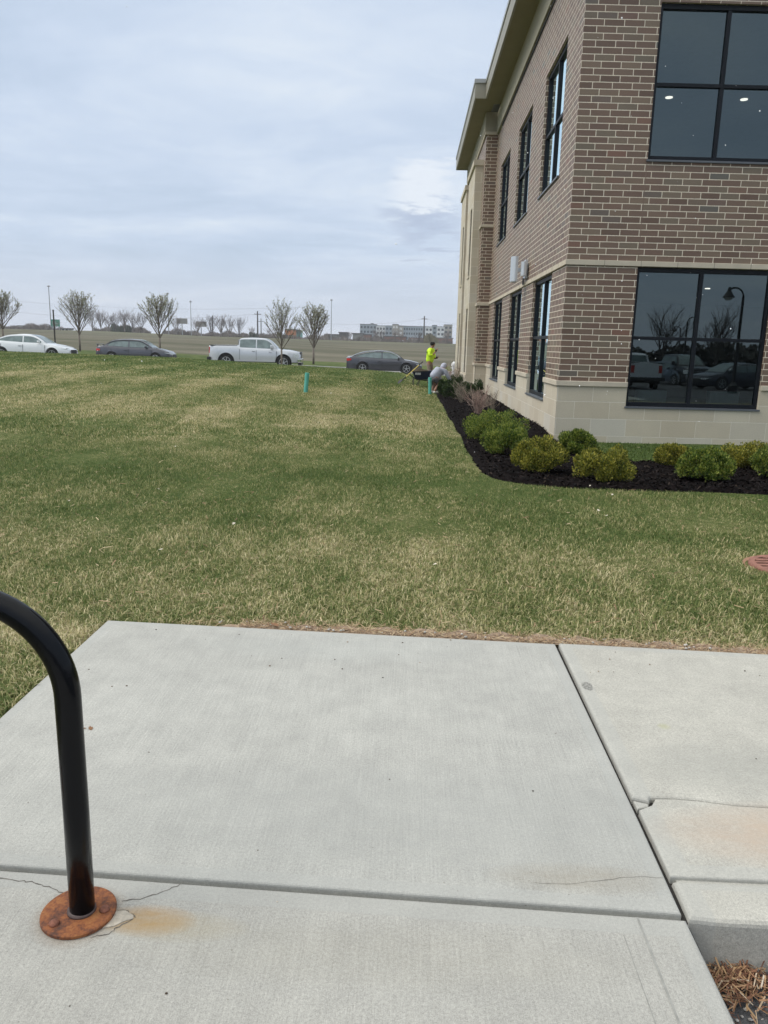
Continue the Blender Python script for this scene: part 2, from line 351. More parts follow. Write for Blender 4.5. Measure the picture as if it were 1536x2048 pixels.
# ---------------------------------------------------------------- terrain
XS=[-60,-25,-12,-5,-2.8,0,.9,2.6,8,60]; YS=[-6,4,9,14,21,27,34,40,43.5,60]
ZT=np.array([[-.02]*10,
 [.0,0,0,-.01,-.015,-.015,-.015,-.02,-.03,-.03],
 [.2,.08,.05,.03,.01,-.05,-.09,-.1,-.1,-.1],
 [.4,.24,.18,.10,.05,-.05,-.11,-.11,-.1,-.1],
 [.6,.44,.36,.24,.17,.0,-.15,-.13,-.1,-.1],
 [.75,.56,.50,.33,.22,.0,-.19,-.16,-.1,-.1],
 [.8,.66,.60,.37,.27,.04,-.14,-.14,-.1,-.1],
 [.82,.70,.57,.30,.24,.09,.04,.0,-.1,-.1],
 [.45,.25,-.02,-.14,-.18,-.22,-.24,-.28,-.3,-.4],
 [-1.5]*10])
gx=np.linspace(-60,60,361); gy=np.linspace(-6,60,199)
tmp=np.array([np.interp(gx,XS,r) for r in ZT]); ZG=np.array([np.interp(gy,YS,tmp[:,i]) for i in range(len(gx))]).T
for _ in range(5):
    q=np.pad(ZG,1,'edge'); ZG=(q[1:-1,:-2]+q[1:-1,2:]+q[:-2,1:-1]+q[2:,1:-1]+2*q[1:-1,1:-1])/6
def H(x,y):
    """lawn height, array friendly"""
    x=np.asarray(x,float); y=np.asarray(y,float)
    fx=np.clip((x+60)/120*360,0,359.999); fy=np.clip((y+6)/66*198,0,197.999); i=fx.astype(int); j=fy.astype(int); a=fx-i; b=fy-j
    return ZG[j,i]*(1-a)*(1-b)+ZG[j,i+1]*a*(1-b)+ZG[j+1,i]*(1-a)*b+ZG[j+1,i+1]*a*b
def h(x,y): return float(H(x,y))
def inslab(x,y,m=0.):
    """under the concrete, kerb or parking lot"""
    front=3.818-.0475*(x+1.544)
    return ((x>-1.544-m)&(y<front+m))|(y<1.0)&(x>-1.5)
gxs=np.unique(np.concatenate([np.linspace(-60,-12,40),np.linspace(-12,9,190),np.linspace(9,60,30)]))
gys=np.unique(np.concatenate([np.linspace(-6,12,160),np.linspace(12,45,120)]))
X,Y=np.meshgrid(gxs,gys); Z=H(X,Y)-.004+.012*np.sin(X*2.1+Y*.7)*np.sin(Y*1.7-X*.4)*np.clip((Y-4.2)/2,0,1)
Z=np.where(inslab(X,Y,-.03),-.55,Z)
def grid(name,X,Y,Z,m):
    r,c=X.shape; V=np.stack([X,Y,Z],-1).reshape(-1,3); i=np.arange(r*c).reshape(r,c)
    F=np.stack([i[:-1,:-1],i[:-1,1:],i[1:,1:],i[1:,:-1]],-1).reshape(-1,4); o=npmesh(name,V,F,m)
    o.data.polygons.foreach_set('use_smooth',[True]*len(F)); return o
tag(grid('lawn',X,Y,Z,LAWN),kind='structure')

def roadc(x): return 50.2+.12*(np.clip(x,-60,60)+1.6)
def roadz(x): return np.interp(x,[-80,-20.5,-16.6,-9.6,-1.6,8,30,80],[.9,.08,-.06,-.17,-.36,-.46,-.6,-.7])
# road, kerbs and verge follow the line of parked cars
xs=np.linspace(-140,60,120)
def strip(name,o0,o1,dz,m,n=2):
    t=np.linspace(0,1,n)[:,None]; Xr=np.repeat(xs[None],n,0); Yr=roadc(xs)[None]+o0+(o1-o0)*t; Zr=roadz(xs)[None]+dz+0*t
    return tag(grid(name,Xr,Yr,Zr,m),kind='structure')
ASPH=P('street_asphalt',(.22,.215,.205),.9,var=.12,vs=.5,bump=.3,bs=40)
KERB=P('kerb_concrete',(.42,.41,.385),.85,var=.1,vs=1)
strip('road',-6.6,6.2,0,ASPH)
for (a,b_) in ((-6.9,-6.6),(6.2,6.5)):
    kb=MB()
    for i in range(len(xs)-1):
        for q in ((xs[i],xs[i+1]),):
            v=[(x,roadc(x)+o,roadz(x)+z) for x in q for o in (a,b_) for z in (-.3,.13)]
            kb.add(v,[(1,3,7,5),(0,1,5,4),(2,6,7,3)])
    tag(kb.build('kerb',KERB,recalc=False),kind='structure')
def FZ(x,y):
    z60=np.interp(x,[-80,-31,-25,-19,-8,10,60],[1.2,.8,.52,.5,.10,-.15,-.4]); z3=np.interp(x,[-157,-118,-80,-32,11,200],[3.8,4.,3.1,2.8,2.6,2.6])
    yr=roadc(x)+6.5; zr=roadz(x)+.12
    a=np.clip((y-yr)/4.,0,1); n_=zr+(z60-zr)*a
    b=np.clip((y-63)/237,0,1); return np.where(y>63,z60+(z3-z60)*b,n_)
xs2=np.unique(np.concatenate([np.linspace(-1500,-140,20),np.linspace(-140,60,100),np.linspace(60,1500,20)]))
ts=np.unique(np.concatenate([np.linspace(0,.02,18),np.linspace(.02,.15,40),np.linspace(.15,1,14)]))
Xf=np.repeat(xs2[None],len(ts),0); Yf=(roadc(xs2)+6.5)[None]+ts[:,None]*2400; Zf=FZ(Xf,Yf)
def _field(t,b):
    g=nd(t,'ShaderNodeNewGeometry'); pos=g.outputs['Position']; s=nd(t,'ShaderNodeSeparateXYZ'); t.links.new(pos,s.inputs[0])
    n=noise(t,vmath(t,'MULTIPLY',pos,(.018,.075,1)),1,5,.6); n2_=noise(t,pos,.9,6,.75); n3=noise(t,vmath(t,'MULTIPLY',pos,(.02,.5,1)),1,4,.7)
    k=math_(t,'ADD',math_(t,'MULTIPLY',n,.62),math_(t,'ADD',math_(t,'MULTIPLY',n2_,.18),math_(t,'MULTIPLY',n3,.2)))
    c=ramp(t,k,[(.36,(.060,.066,.036)),(.46,(.098,.094,.064)),(.57,(.140,.128,.094)),(.68,(.20,.18,.13))])
    # mown verge beside the road
    e=math_(t,'SUBTRACT',s.outputs[1],math_(t,'ADD',math_(t,'MULTIPLY',s.outputs[0],.12),56.9))
    v_=math_(t,'SUBTRACT',1,math_(t,'DIVIDE',math_(t,'SUBTRACT',math_(t,'ADD',e,math_(t,'MULTIPLY',n2_,1.5)),5.5),.8,clamp=True))
    far=math_(t,'MULTIPLY',math_(t,'DIVIDE',math_(t,'SUBTRACT',s.outputs[1],200),90,clamp=True),.5)
    c=mixc(t,v_,c,ramp(t,n2_,[(.35,(.055,.085,.025)),(.65,(.12,.14,.05))]))
    c=mixc(t,far,c,(.13,.135,.075))
    t.links.new(c,b.inputs['Base Color']); b.inputs['Roughness'].default_value=.95; b.inputs['Specular IOR Level'].default_value=.1
tag(grid('field',Xf,Yf,Zf,mat('dry_field',_field)),kind='structure')
tag(MB().add([(-2500,-2500,-1.6),(2500,-2500,-1.6),(2500,2700,-1.6),(-2500,2700,-1.6)],[(0,1,2,3)]).build('ground',P('bare_ground',(.12,.115,.09),.95,vs=.1),recalc=False),kind='structure')

# ---------------------------------------------------------------- concrete path and parking lot
CA=concrete('path_concrete',(.352,.350,.328),(-1.544,.775,(3.744,-.0475),(1.835,-.04)),stain=[(.2,2.2,1.6,.35,(.31,.315,.30),.45),(-.3,3.55,.8,.2,(.36,.375,.36),.25),(.52,1.93,.28,.07,(.25,.21,.15),.35)])
CB=concrete('near_concrete',(.335,.329,.305),(None,.772,None,(1.80,-.04)),stain=[(-.62,1.695,.13,.06,(.36,.21,.07),.8),(-.55,1.68,.20,.06,(.33,.27,.15),.32),(-.80,1.70,.125,.12,(.20,.13,.07),.65),(-.05,1.62,.75,.12,(.30,.28,.22),.18)])
CC=concrete('kerb_walk_concrete',(.375,.365,.33),(.800,None,(3.735,-.0475),1.955),broom=.15,stain=[(1.38,2.165,.62,.20,(.43,.345,.27),.85),(1.25,2.55,.5,.2,(.29,.29,.265),.5),(1.05,2.85,.03,.03,(.36,.36,.22),.6)])
def slab(name,poly,z1,th,m,bev=.012,zf=None):
    bm=bmesh.new(); vs=[bm.verts.new((x,y,z1)) for x,y in poly]; f=bm.faces.new(vs)
    r=bmesh.ops.extrude_face_region(bm,geom=[f]); dn=[v for v in r['geom'] if isinstance(v,bmesh.types.BMVert)]
    for v in dn: v.co.z=z1-th
    bmesh.ops.recalc_face_normals(bm,faces=bm.faces)
    top=[e for e in bm.edges if all(abs(v.co.z-z1)<1e-6 for v in e.verts)]
    bmesh.ops.bevel(bm,geom=top,offset=bev,segments=3,affect='EDGES',profile=.5)
    me=D.meshes.new(name); bm.to_mesh(me); bm.free(); me.materials.append(m); o=D.objects.new(name,me); COL.objects.link(o)
    tag(o,kind='structure'); return o
fy=lambda x:3.818-.0475*(x+1.544); gyl=lambda x:1.829-.04*x
slab('pavement',[(-1.544,gyl(-1.544)+.010),(-.4,gyl(-.4)+.010),(.766,gyl(.766)+.010),(.772,2.2),(.775,2.9),(.779,fy(.779)),(-.3,fy(-.3)),(-1.544,fy(-1.544))],0,.14,CA,.008)
slab('pavement',[(-1.7,-2.5),(.772,-2.5),(.772,gyl(.772)-.009),(-.4,gyl(-.4)-.009),(-1.7,gyl(-1.7)-.009)],0,.6,CB,.014)
slab('pavement',[(.785,2.345),(.835,2.327),(.847,2.347),(.92,2.349),(1.0,2.343),(1.11,2.324),(1.25,2.318),(3.0,2.30),(8,2.28),(8,fy(8)),(.797,fy(.797)),(.790,3.0)],.007,.15,CC,.012)
slab('pavement',[(.784,1.954),(8,1.929),(8,2.277),(3.0,2.297),(1.25,2.3155),(1.11,2.3205),(1.0,2.3395),(.92,2.3455),(.860,2.342),(.838,2.305),(.788,2.275)],.004,.15,CC,.007)
slab('pavement',[(.782,1.795),(.86,1.787),(8,1.765),(8,1.918),(.786,1.943)],.0,.60,CC,.018)
# broken corner piece in the joint
slab('pavement',[(.788,2.290),(.828,2.305),(.833,2.322),(.787,2.338)],-.004,.1,CC,.005)
GAPM=P('joint_dirt',(.028,.025,.022),.95,var=.4,vs=60,bump=.6)
gd=MB(); b=MB(); b.box(-1.6,.765,1.76,1.92,-.14,-.026); b.build('joint_filler',CB)['kind']='structure'; b=MB(); b.box(.80,8,1.88,1.98,-.14,-.010); b.build('joint_filler',CC)['kind']='structure'
gd.box(.7725,.784,1.7,1.8,-.3,-.03); gd.box(.765,.812,1.80,3.72,-.14,-.022); gd.box(.82,8,1.9,2.36,-.14,-.016); gd.build('joint_filler',GAPM)['kind']='structure'
# hairline cracks
CRKM=P('crack_dirt',(.13,.12,.105),.95,var=.5,vs=50)
def crack(pts,w,name='crack',z=.0008,n=5):
    b=MB(); P_=[]
    for (x0,y0),(x1,y1) in zip(pts[:-1],pts[1:]):
        for k in range(n):
            t=k/n; P_.append((x0+(x1-x0)*t+random.uniform(-1,1)*.004,y0+(y1-y0)*t+random.uniform(-1,1)*.004))
    P_.append(pts[-1]); vs=[];fs=[]
    for i,(x,y) in enumerate(P_):
        a=P_[min(i+1,len(P_)-1)];c=P_[max(i-1,0)]; dx_,dy_=a[0]-c[0],a[1]-c[1]; l=math.hypot(dx_,dy_)+1e-9; ww=w*random.uniform(.4,1.3)*(1 if 0<i<len(P_)-1 else .2)
        vs+=[(x-dy_/l*ww,y+dx_/l*ww,z),(x+dy_/l*ww,y-dx_/l*ww,z)]
    for i in range(len(P_)-1): fs.append((2*i,2*i+1,2*i+3,2*i+2))
    b.add(vs,fs); o=b.build(name,CRKM,recalc=False); o['kind']='structure'; return o
crack([(-1.12,1.832),(-1.013,1.819),(-.963,1.812),(-.90,1.79),(-.87,1.775)],.0016)
crack([(-.712,1.757),(-.657,1.776),(-.613,1.806),(-.57,1.842)],.0016)
crack([(.38,1.90),(.46,1.90),(.55,1.92),(.66,1.945),(.765,1.95)],.0006)
crack([(-.66,1.697),(-.685,1.671),(-.706,1.643),(-.745,1.628)],.0016)
crack([(-.712,1.728),(-.68,1.722),(-.655,1.70)],.0011)
# two tooled marks near the right edge of the near panel
GRV=P('tooled_mark',(.27,.27,.25),.9,var=.2,vs=30)
for xa,xb,y0,w in ((.643,.640,1.785,.0028),(.590,.583,1.72,.0012)):
    b=MB(); b.add([(xa-w,y0,.0010),(xa+w,y0,.0010),(xb+w,-.5,.0010),(xb-w,-.5,.0010)],[(0,1,2,3)]); b.build('tooled_line',GRV,recalc=False)['kind']='structure'
b=MB(); b.prism([(-.716,1.720),(-.69,1.724),(-.664,1.708),(-.66,1.698),(-.682,1.685),(-.70,1.668),(-.725,1.66)],-.004,.0022); b.build('spalled_patch',P('spalled_concrete',(.40,.36,.30),.95,var=.2,vs=60,bump=.8),recalc=True)['kind']='structure'
b=MB(); b.prism([(.826+.024*math.cos(a)*random.uniform(.8,1.1),3.20+.045*math.sin(a)*random.uniform(.85,1.1)) for a in np.linspace(0,6.1,16)],.0,.0075); b.build('patched_spot',P('rough_patch',(.30,.295,.27),.95,var=.5,vs=120,bump=1,bs=200))['kind']='structure'
# parking lot behind and right of the path, falling away
LOT=P('parking_asphalt',(.085,.085,.088),.92,var=.5,vs=60,bump=1,bs=180)
tag(MB().add([(-80,-90,-.9),(90,-90,-.9),(90,-14,-.46),(-80,-14,-.46),(90,1.795,-.15),(-80,1.795,-.15)],[(0,1,2,3),(3,2,4,5)]).build('parking_lot',LOT,recalc=False),kind='structure')

# ---------------------------------------------------------------- mulch bed
BED=[(.90,34.5),(.88,20),(.88,13.8),(.87,10.6),(.90,9.75),(.99,9.25),(1.14,9.02),(1.35,8.88),(1.6,8.80),(2.53,8.75),(4.07,8.67),(12,8.45),(12,10.85),(5.1,11.0),(3.3,11.15),(2.85,11.9),(2.66,13.0),(2.62,13.62),(2.62,34.5)]
def seg_dist(px,py,poly):
    d=np.full(px.shape,1e9)
    for (x0,y0),(x1,y1) in zip(poly,poly[1:]+poly[:1]):
        L=(x1-x0)**2+(y1-y0)**2; t=np.clip(((px-x0)*(x1-x0)+(py-y0)*(y1-y0))/L,0,1); d=np.minimum(d,np.hypot(px-x0-t*(x1-x0),py-y0-t*(y1-y0)))
    return d
def inside(px,py,poly):
    c=np.zeros(px.shape,bool)
    for (x0,y0),(x1,y1) in zip(poly,poly[1:]+poly[:1]):
        if y0==y1: continue
        c^=((y0>py)!=(y1>py))&(px<(x1-x0)*(py-y0)/(y1-y0)+x0)
    return c
def bedz(x,y):
    x=np.asarray(x,float);y=np.asarray(y,float)
    d=np.where(inside(x,y,BED),seg_dist(x,y,BED),-seg_dist(x,y,BED))
    wall=np.clip((x-1.9)/.6,0,1)*np.clip((y-13)/1.5,0,1)*.10
    return H(x,y)+np.clip(-.06+d*.9,-.08,.045)+.03*np.sin(x*9+y*5)*np.sin(y*7-x*3)*np.clip(d*4,0,1)+wall
bx=np.arange(.75,12,.05); by=np.concatenate([np.arange(8.3,14,.05),np.arange(14,34.6,.12)])
Xb,Yb=np.meshgrid(bx,by); Zb=bedz(Xb,Yb)+rng.uniform(-.012,.012,Xb.shape)
Zb=np.where(inside(Xb,Yb,BED)|(seg_dist(Xb,Yb,BED)<.08),Zb,-.6)
mo=tag(grid('mulch_bed',Xb,Yb,Zb,MULCH),kind='structure')
N=26000; cx=rng.uniform(.88,6.2,N); cy=8.5+26*rng.random(N)**2.2; k=inside(cx,cy,BED); cx,cy=cx[k],cy[k]; N=len(cx)
def scatter_quads(name,cx,cy,cz,ln,wd,tilt,m,lab=None):
    n=len(cx); a=rng.uniform(0,6.283,n); b=rng.uniform(-tilt,tilt,n); u=np.stack([np.cos(a)*np.cos(b),np.sin(a)*np.cos(b),np.sin(b)],-1); w=np.stack([-np.sin(a),np.cos(a),rng.uniform(-.7,.7,n)],-1)
    L=ln*rng.uniform(.5,1.3,n)[:,None]; Wd=wd*rng.uniform(.5,1.3,n)[:,None]; c=np.stack([cx,cy,cz],-1)
    V=np.stack([c-u*L-w*Wd,c+u*L-w*Wd,c+u*L+w*Wd,c-u*L+w*Wd],1).reshape(-1,3); return npmesh(name,V,np.arange(4*n).reshape(-1,4),m)
tag(scatter_quads('mulch_chips',cx,cy,bedz(cx,cy)+rng.uniform(.0,.02,N),.026,.009,.7,CHIP),'loose chips of black bark mulch covering the planting bed','mulch',kind='stuff')

# ---------------------------------------------------------------- grass
def clumpy(x,y):
    return .5+.5*np.sin(x*3.1+1.7*np.sin(y*2.3))*np.sin(y*2.7+1.3*np.sin(x*1.9))
def grassmask(x,y):
    ok=~inslab(x,y,.012)&~inside(x,y,BED)&(y<43)
    ok&=~((x>2.5)&(y>13.5))&(np.hypot(x-2.80,y-5.47)>.335)
    return ok
def bladefield(name,n,y0,y1,hh,ww,pw=1.0,yf=None):
    y=y0+(y1-y0)*rng.random(n)**pw if yf is None else yf(n); xl=-.54*y-1.1; xr=np.minimum(.53*y+.9,7.5); x=xl+(xr-xl)*rng.random(n)
    k=grassmask(x,y); x,y=x[k],y[k]; n=len(x)
    a=rng.uniform(0,6.283,n); lean=rng.uniform(.35,1.35,n)*np.where(rng.random(n)<.35,1.6,1); hgt=hh*rng.uniform(.45,1.25,n)*(.75+.5*clumpy(x,y)); w=ww*rng.uniform(.6,1.3,n)
    # shorter worn turf against the concrete
    front=3.818-.0475*(x+1.544); edge=np.clip((y-front)/.22,0,1); hgt*=np.where((x>-1.2),.35+.65*edge,1)
    d=np.stack([np.cos(a),np.sin(a),np.zeros(n)],-1); s=np.stack([-np.sin(a),np.cos(a),np.zeros(n)],-1); up_=np.array([0,0,1.])
    b=np.stack([x,y,H(x,y)-.006],-1); hg=hgt[:,None]; le=lean[:,None]; wd=(w[:,None])*s
    m_=b+up_*hg*.55+d*hg*.28*le; tp=b+up_*hg*(1-.28*le)+d*hg*.85*le
    V=np.stack([b-wd,b+wd,m_+wd*.8,m_-wd*.8,tp],1).reshape(-1,3)
    i=np.arange(n)*5; q=np.stack([i,i+1,i+2,i+3],-1); t=np.stack([i+3,i+2,i+4],-1)
    me=D.meshes.new(name); me.vertices.add(len(V)); me.vertices.foreach_set('co',V.astype(np.float32).ravel())
    lv=np.concatenate([q,t],1).ravel(); me.loops.add(len(lv)); me.loops.foreach_set('vertex_index',lv.astype(np.int32))
    ls=np.stack([np.arange(n)*7,np.arange(n)*7+4],-1).ravel(); lt=np.tile([4,3],n)
    me.polygons.add(2*n); me.polygons.foreach_set('loop_start',ls.astype(np.int32)); me.polygons.foreach_set('loop_total',lt.astype(np.int32))
    me.materials.append(BLADE); me.update(calc_edges=True); o=D.objects.new(name,me); COL.objects.link(o); return o
tag(bladefield('grass',420000,2.5,11,.037,.0023,1.15),'green and straw coloured turf nearest the concrete path','grass',kind='stuff')
tag(bladefield('grass',210000,11,24,.045,.0045,1.1),'mown turf with dry patches beside the mulch bed','grass',kind='stuff')
tag(bladefield('grass',120000,24,43,.048,.010,1.0),'turf rising to the low bank in front of the parked cars','grass',kind='stuff')
n=2600; x=rng.uniform(-6,6,n); y=3.9+9*rng.random(n)**1.6; k=grassmask(x,y)&(np.abs(x)<.55*y+1); x,y=x[k],y[k]
tag(scatter_quads('dead_grass',x,y,H(x,y)+rng.uniform(.012,.035,len(x)),.026,.0022,.5,STRAW),'loose dry clippings lying on top of the lawn','dead grass',kind='stuff')
lv=MB(); r_=random.Random(5)
for i in range(26):
    y=r_.uniform(5,16); x=r_.uniform(-.5*y,.3*y)
    a=r_.uniform(0,6); s_=r_.uniform(.012,.022); lv.add([(x+s_*math.cos(a+q)*(1 if j%2 else .6),y+s_*math.sin(a+q)*(1 if j%2 else .6),h(x,y)+.035+.004*j) for j,q in enumerate((0,1.2,2.5,3.7,5))],[(0,1,2,3,4)])
tag(lv.build('pale_leaves',P('bleached_leaf',(.55,.50,.40),.8,var=.3,vs=4),recalc=False),'pale bleached leaf scraps dotted over the lawn','leaves',kind='stuff')
# dead straw, soil and pebbles along the concrete edge
n=9000; x=rng.uniform(-1.2,2.4,n); off=np.abs(rng.normal(0,.06,n))+.012; y=3.818-.0475*(x+1.544)+off
k=rng.random(n)<np.where(x<-.85,.1,.9); x,y=x[k],y[k]
tag(scatter_quads('dead_grass',x,y,H(x,y)+rng.uniform(.002,.02,len(x)),.016,.0012,.5,STRAW),'dead brown clippings along the far edge of the concrete','dead grass',kind='stuff')
soil=MB()
vs=[];n=60
for i in range(n+1):
    xx_=-.95+i*(3.3/n); yb=3.818-.0475*(xx_+1.544); w_=.10*math.sin(math.pi*i/n)**.5*(1+.4*math.sin(i*1.7)); vs+=[(xx_,yb+.004,-.006),(xx_,yb+w_+.01,-.003)]
soil.add(vs,[(2*i,2*i+2,2*i+3,2*i+1) for i in range(n)]); soil.build('soil_strip',P('bare_soil',(.27,.20,.14),.95,var=.3,vs=30,bump=1,bs=80),recalc=False)['kind']='structure'
peb=MB()
for i in range(46):
    xx_=random.uniform(-1.0,1.6); yb=3.818-.0475*(xx_+1.544)+random.uniform(.015,.10); r=random.uniform(.003,.010)
    peb.lathe([(r*.4,-r*.4),(r,0),(r*.7,r*.5),(r*.2,r*.7)],6,(xx_,yb,.003))
tag(peb.build('pebbles',P('pale_pebble',(.40,.38,.34),.8,var=.4,vs=20),smooth=True),'small pale pebbles on the bare soil beside the concrete','pebbles',kind='stuff')
lf=MB(); LEAFM=island('dead_leaf',[(0,(.13,.06,.03)),(.5,(.20,.105,.055)),(1,(.27,.16,.09))],.8)
def leaf(c,s,rz,b):
    a=[(0,-1,0),(.45,-.5,.12),(.55,.1,.2),(.2,.6,.1),(0,1,.25),(-.25,.55,.15),(-.5,.1,.22),(-.4,-.5,.1)]
    ca,sa=math.cos(rz),math.sin(rz); b.add([(c[0],c[1],c[2]+.002)]+[(c[0]+s*(x*ca-y*sa),c[1]+s*(x*sa+y*ca),c[2]+s*z) for x,y,z in a],[(0,i+1,(i+1)%8+1) for i in range(8)])
leaf((-.66,fy(-.66)+.035,.008),.030,.9,lf); tag(lf.build('dead_leaf',LEAFM,recalc=False),'single curled brown leaf lying at the far edge of the concrete','leaf')
lf=MB(); leaf((-1.165,2.665,.001),.016,.5,lf); leaf((-1.19,2.66,.001),.010,2.2,lf); tag(lf.build('dead_leaf',LEAFM,recalc=False),'crumbled tan leaf on the concrete left of the black tube','leaf')
# crumbs of soil, seed and leaf lying about on the slabs
db=MB()
for i in range(60):
    x=random.uniform(-1.4,2.2); y=random.choice((random.uniform(1.2,3.7),random.uniform(3.3,3.72))); r=random.uniform(.0012,.0038)*(1.4 if y>3 else 1)
    if x>.77 and y<1.8: continue
    db.lathe([(r*.5,0),(r,r*.35),(r*.4,r*.7)],5,(x,y,.008 if x>.78 else .0))
tag(db.build('debris',island('crumbs',[(0,(.03,.025,.02)),(.6,(.10,.07,.045)),(.85,(.25,.17,.10)),(1,(.55,.52,.46))],.9)),'tiny crumbs of soil and dry leaf scattered on the concrete','debris',kind='stuff')
# leaf litter in the gutter
n=700; x=.80+np.abs(rng.normal(0,.12,n)); y=1.785-np.abs(rng.normal(0,.062,n))-.005
lz=-.15+.003*1+rng.uniform(.003,.026,n)
tag(scatter_quads('leaf_litter',x,y,lz,.019,.0017,.6,island('litter',[(0,(.09,.04,.025)),(.5,(.24,.12,.07)),(.85,(.36,.24,.13)),(1,(.55,.5,.42))],.8)),'brown wood chips and leaf litter in the gutter under the kerb','leaf litter',kind='stuff')
n=160; x=rng.uniform(.78,1.2,n); y=rng.uniform(1.40,1.76,n)
gv=MB()
for a,c in zip(x,y): r=random.uniform(.002,.006); gv.lathe([(r*.5,0),(r,r*.5),(r*.4,r)],5,(a,c,-.153+.0006))
tag(gv.build('grit',P('grit',(.33,.31,.29),.9,var=.5,vs=90)),'loose grit and small stones on the asphalt by the kerb','grit',kind='stuff')

# ---------------------------------------------------------------- storm drain
dr=tag(empty('storm_drain',(2.80,5.47,h(2.8,5.47)+.012)),'round rust red slotted drain cover set in the turf at the right','drain cover')
RUSTR=P('rust_red_iron',(.25,.115,.085),.8,var=.3,vs=14,bump=.5,bs=90); HOLE=P('drain_void',(.006,.005,.005),1)
MB().lathe([(.255,-.02),(.300,-.02),(.325,-.008),(.325,-.06),(.24,-.06)],40,cap=False).build('collar',P('mortar_collar',(.36,.20,.13),.9,var=.25,vs=12),dr)
g=MB(); g.lathe([(.245,-.03),(.245,.008),(.285,.008),(.290,.0),(.290,-.03)],44,cap=False)
for i in range(-3,4):
    y=i*.074; w=math.sqrt(max(.25**2-y*y,0)); g.bbox(-w,w,y-.019,y+.019,-.03,.007,.003)
g.bbox(-.02,.02,-.245,.245,-.03,.0085,.003); g.build('grate',RUSTR,dr)
MB().lathe([(.0,-.05),(.25,-.05),(.25,-.045),(0,-.045)],30).build('well',HOLE,dr)

# ---------------------------------------------------------------- bike rack
rk=tag(empty('bike_rack',(-.805,1.707,0)),'black bent steel tube rack bolted to the concrete by rusty flanges','bike rack')
BLK=P('black_powder_coat',(.003,.0035,.005),.17,var=.2,vs=9,bump=.07,bs=35,spec=.21,coat=.0)
RUST=None
def _rust(t,b):
    tcn=nd(t,'ShaderNodeTexCoord'); v=tcn.outputs['Object']; n=noise(t,v,28,6,.7); n2_=noise(t,v,160,4,.8)
    c=ramp(t,math_(t,'ADD',math_(t,'MULTIPLY',n,.7),math_(t,'MULTIPLY',n2_,.3)),[(.36,(.045,.024,.018)),(.45,(.13,.046,.022)),(.53,(.24,.080,.026)),(.62,(.30,.125,.040)),(.72,(.19,.12,.075))])
    t.links.new(c,b.inputs['Base Color']); b.inputs['Roughness'].default_value=.8
    bn=nd(t,'ShaderNodeBump'); bn.inputs['Strength'].default_value=.6; bn.inputs['Distance'].default_value=.002; t.links.new(n2_,bn.inputs['Height']); t.links.new(bn.outputs[0],b.inputs['Normal'])
RUST=mat('rust',_rust)
tp=[(.010,0,.012),(.010,0,.3),(.008,0,.60)]
Rr=.25; c0=(.008-Rr,.60)
for a in np.linspace(0,90,22)[1:]: tp.append((c0[0]+Rr*math.cos(R(a)),0,c0[1]+Rr*math.sin(R(a))))
tp.append((c0[0]-.20,0,.85)); c1=(c0[0]-.20,.60)
for a in np.linspace(90,180,22)[1:]: tp.append((c1[0]+Rr*math.cos(R(a)),0,c1[1]+Rr*math.sin(R(a))))
lx=c1[0]-Rr; tp.append((lx,0,.012))
MB().tube(tp,.031,28).build('tube',BLK,rk,smooth=True)
for X0 in (.0,lx):
    fl=MB(); fl.lathe([(.088,0),(.0925,.002),(.0925,.009),(.0895,.0115),(.0,.0115)],48,(X0,0,.0)); fo=fl.build('flange',RUST,rk)
    fo.data.polygons.foreach_set('use_smooth',[False]*len(fo.data.polygons))
    MB().lathe([(.036,.0115),(.0355,.016),(.032,.0185),(.031,.020)],32,(X0+.008,0,0)).build('weld_bead',P('weld_bead',(.075,.05,.045),.6,var=.3,vs=60),fo,smooth=True)
    for (ax_,ay) in ((.066,.004),(-.040,-.052),(-.028,.058)):
        MB().lathe([(.013,.0115),(.0135,.014),(.010,.0185),(.005,.0205),(0,.021)],14,(X0+ax_,ay,0)).build('bolt',P('rusty_bolt',(.20,.075,.045),.75,var=.4,vs=120,bump=.4,bs=300),fo,smooth=True)

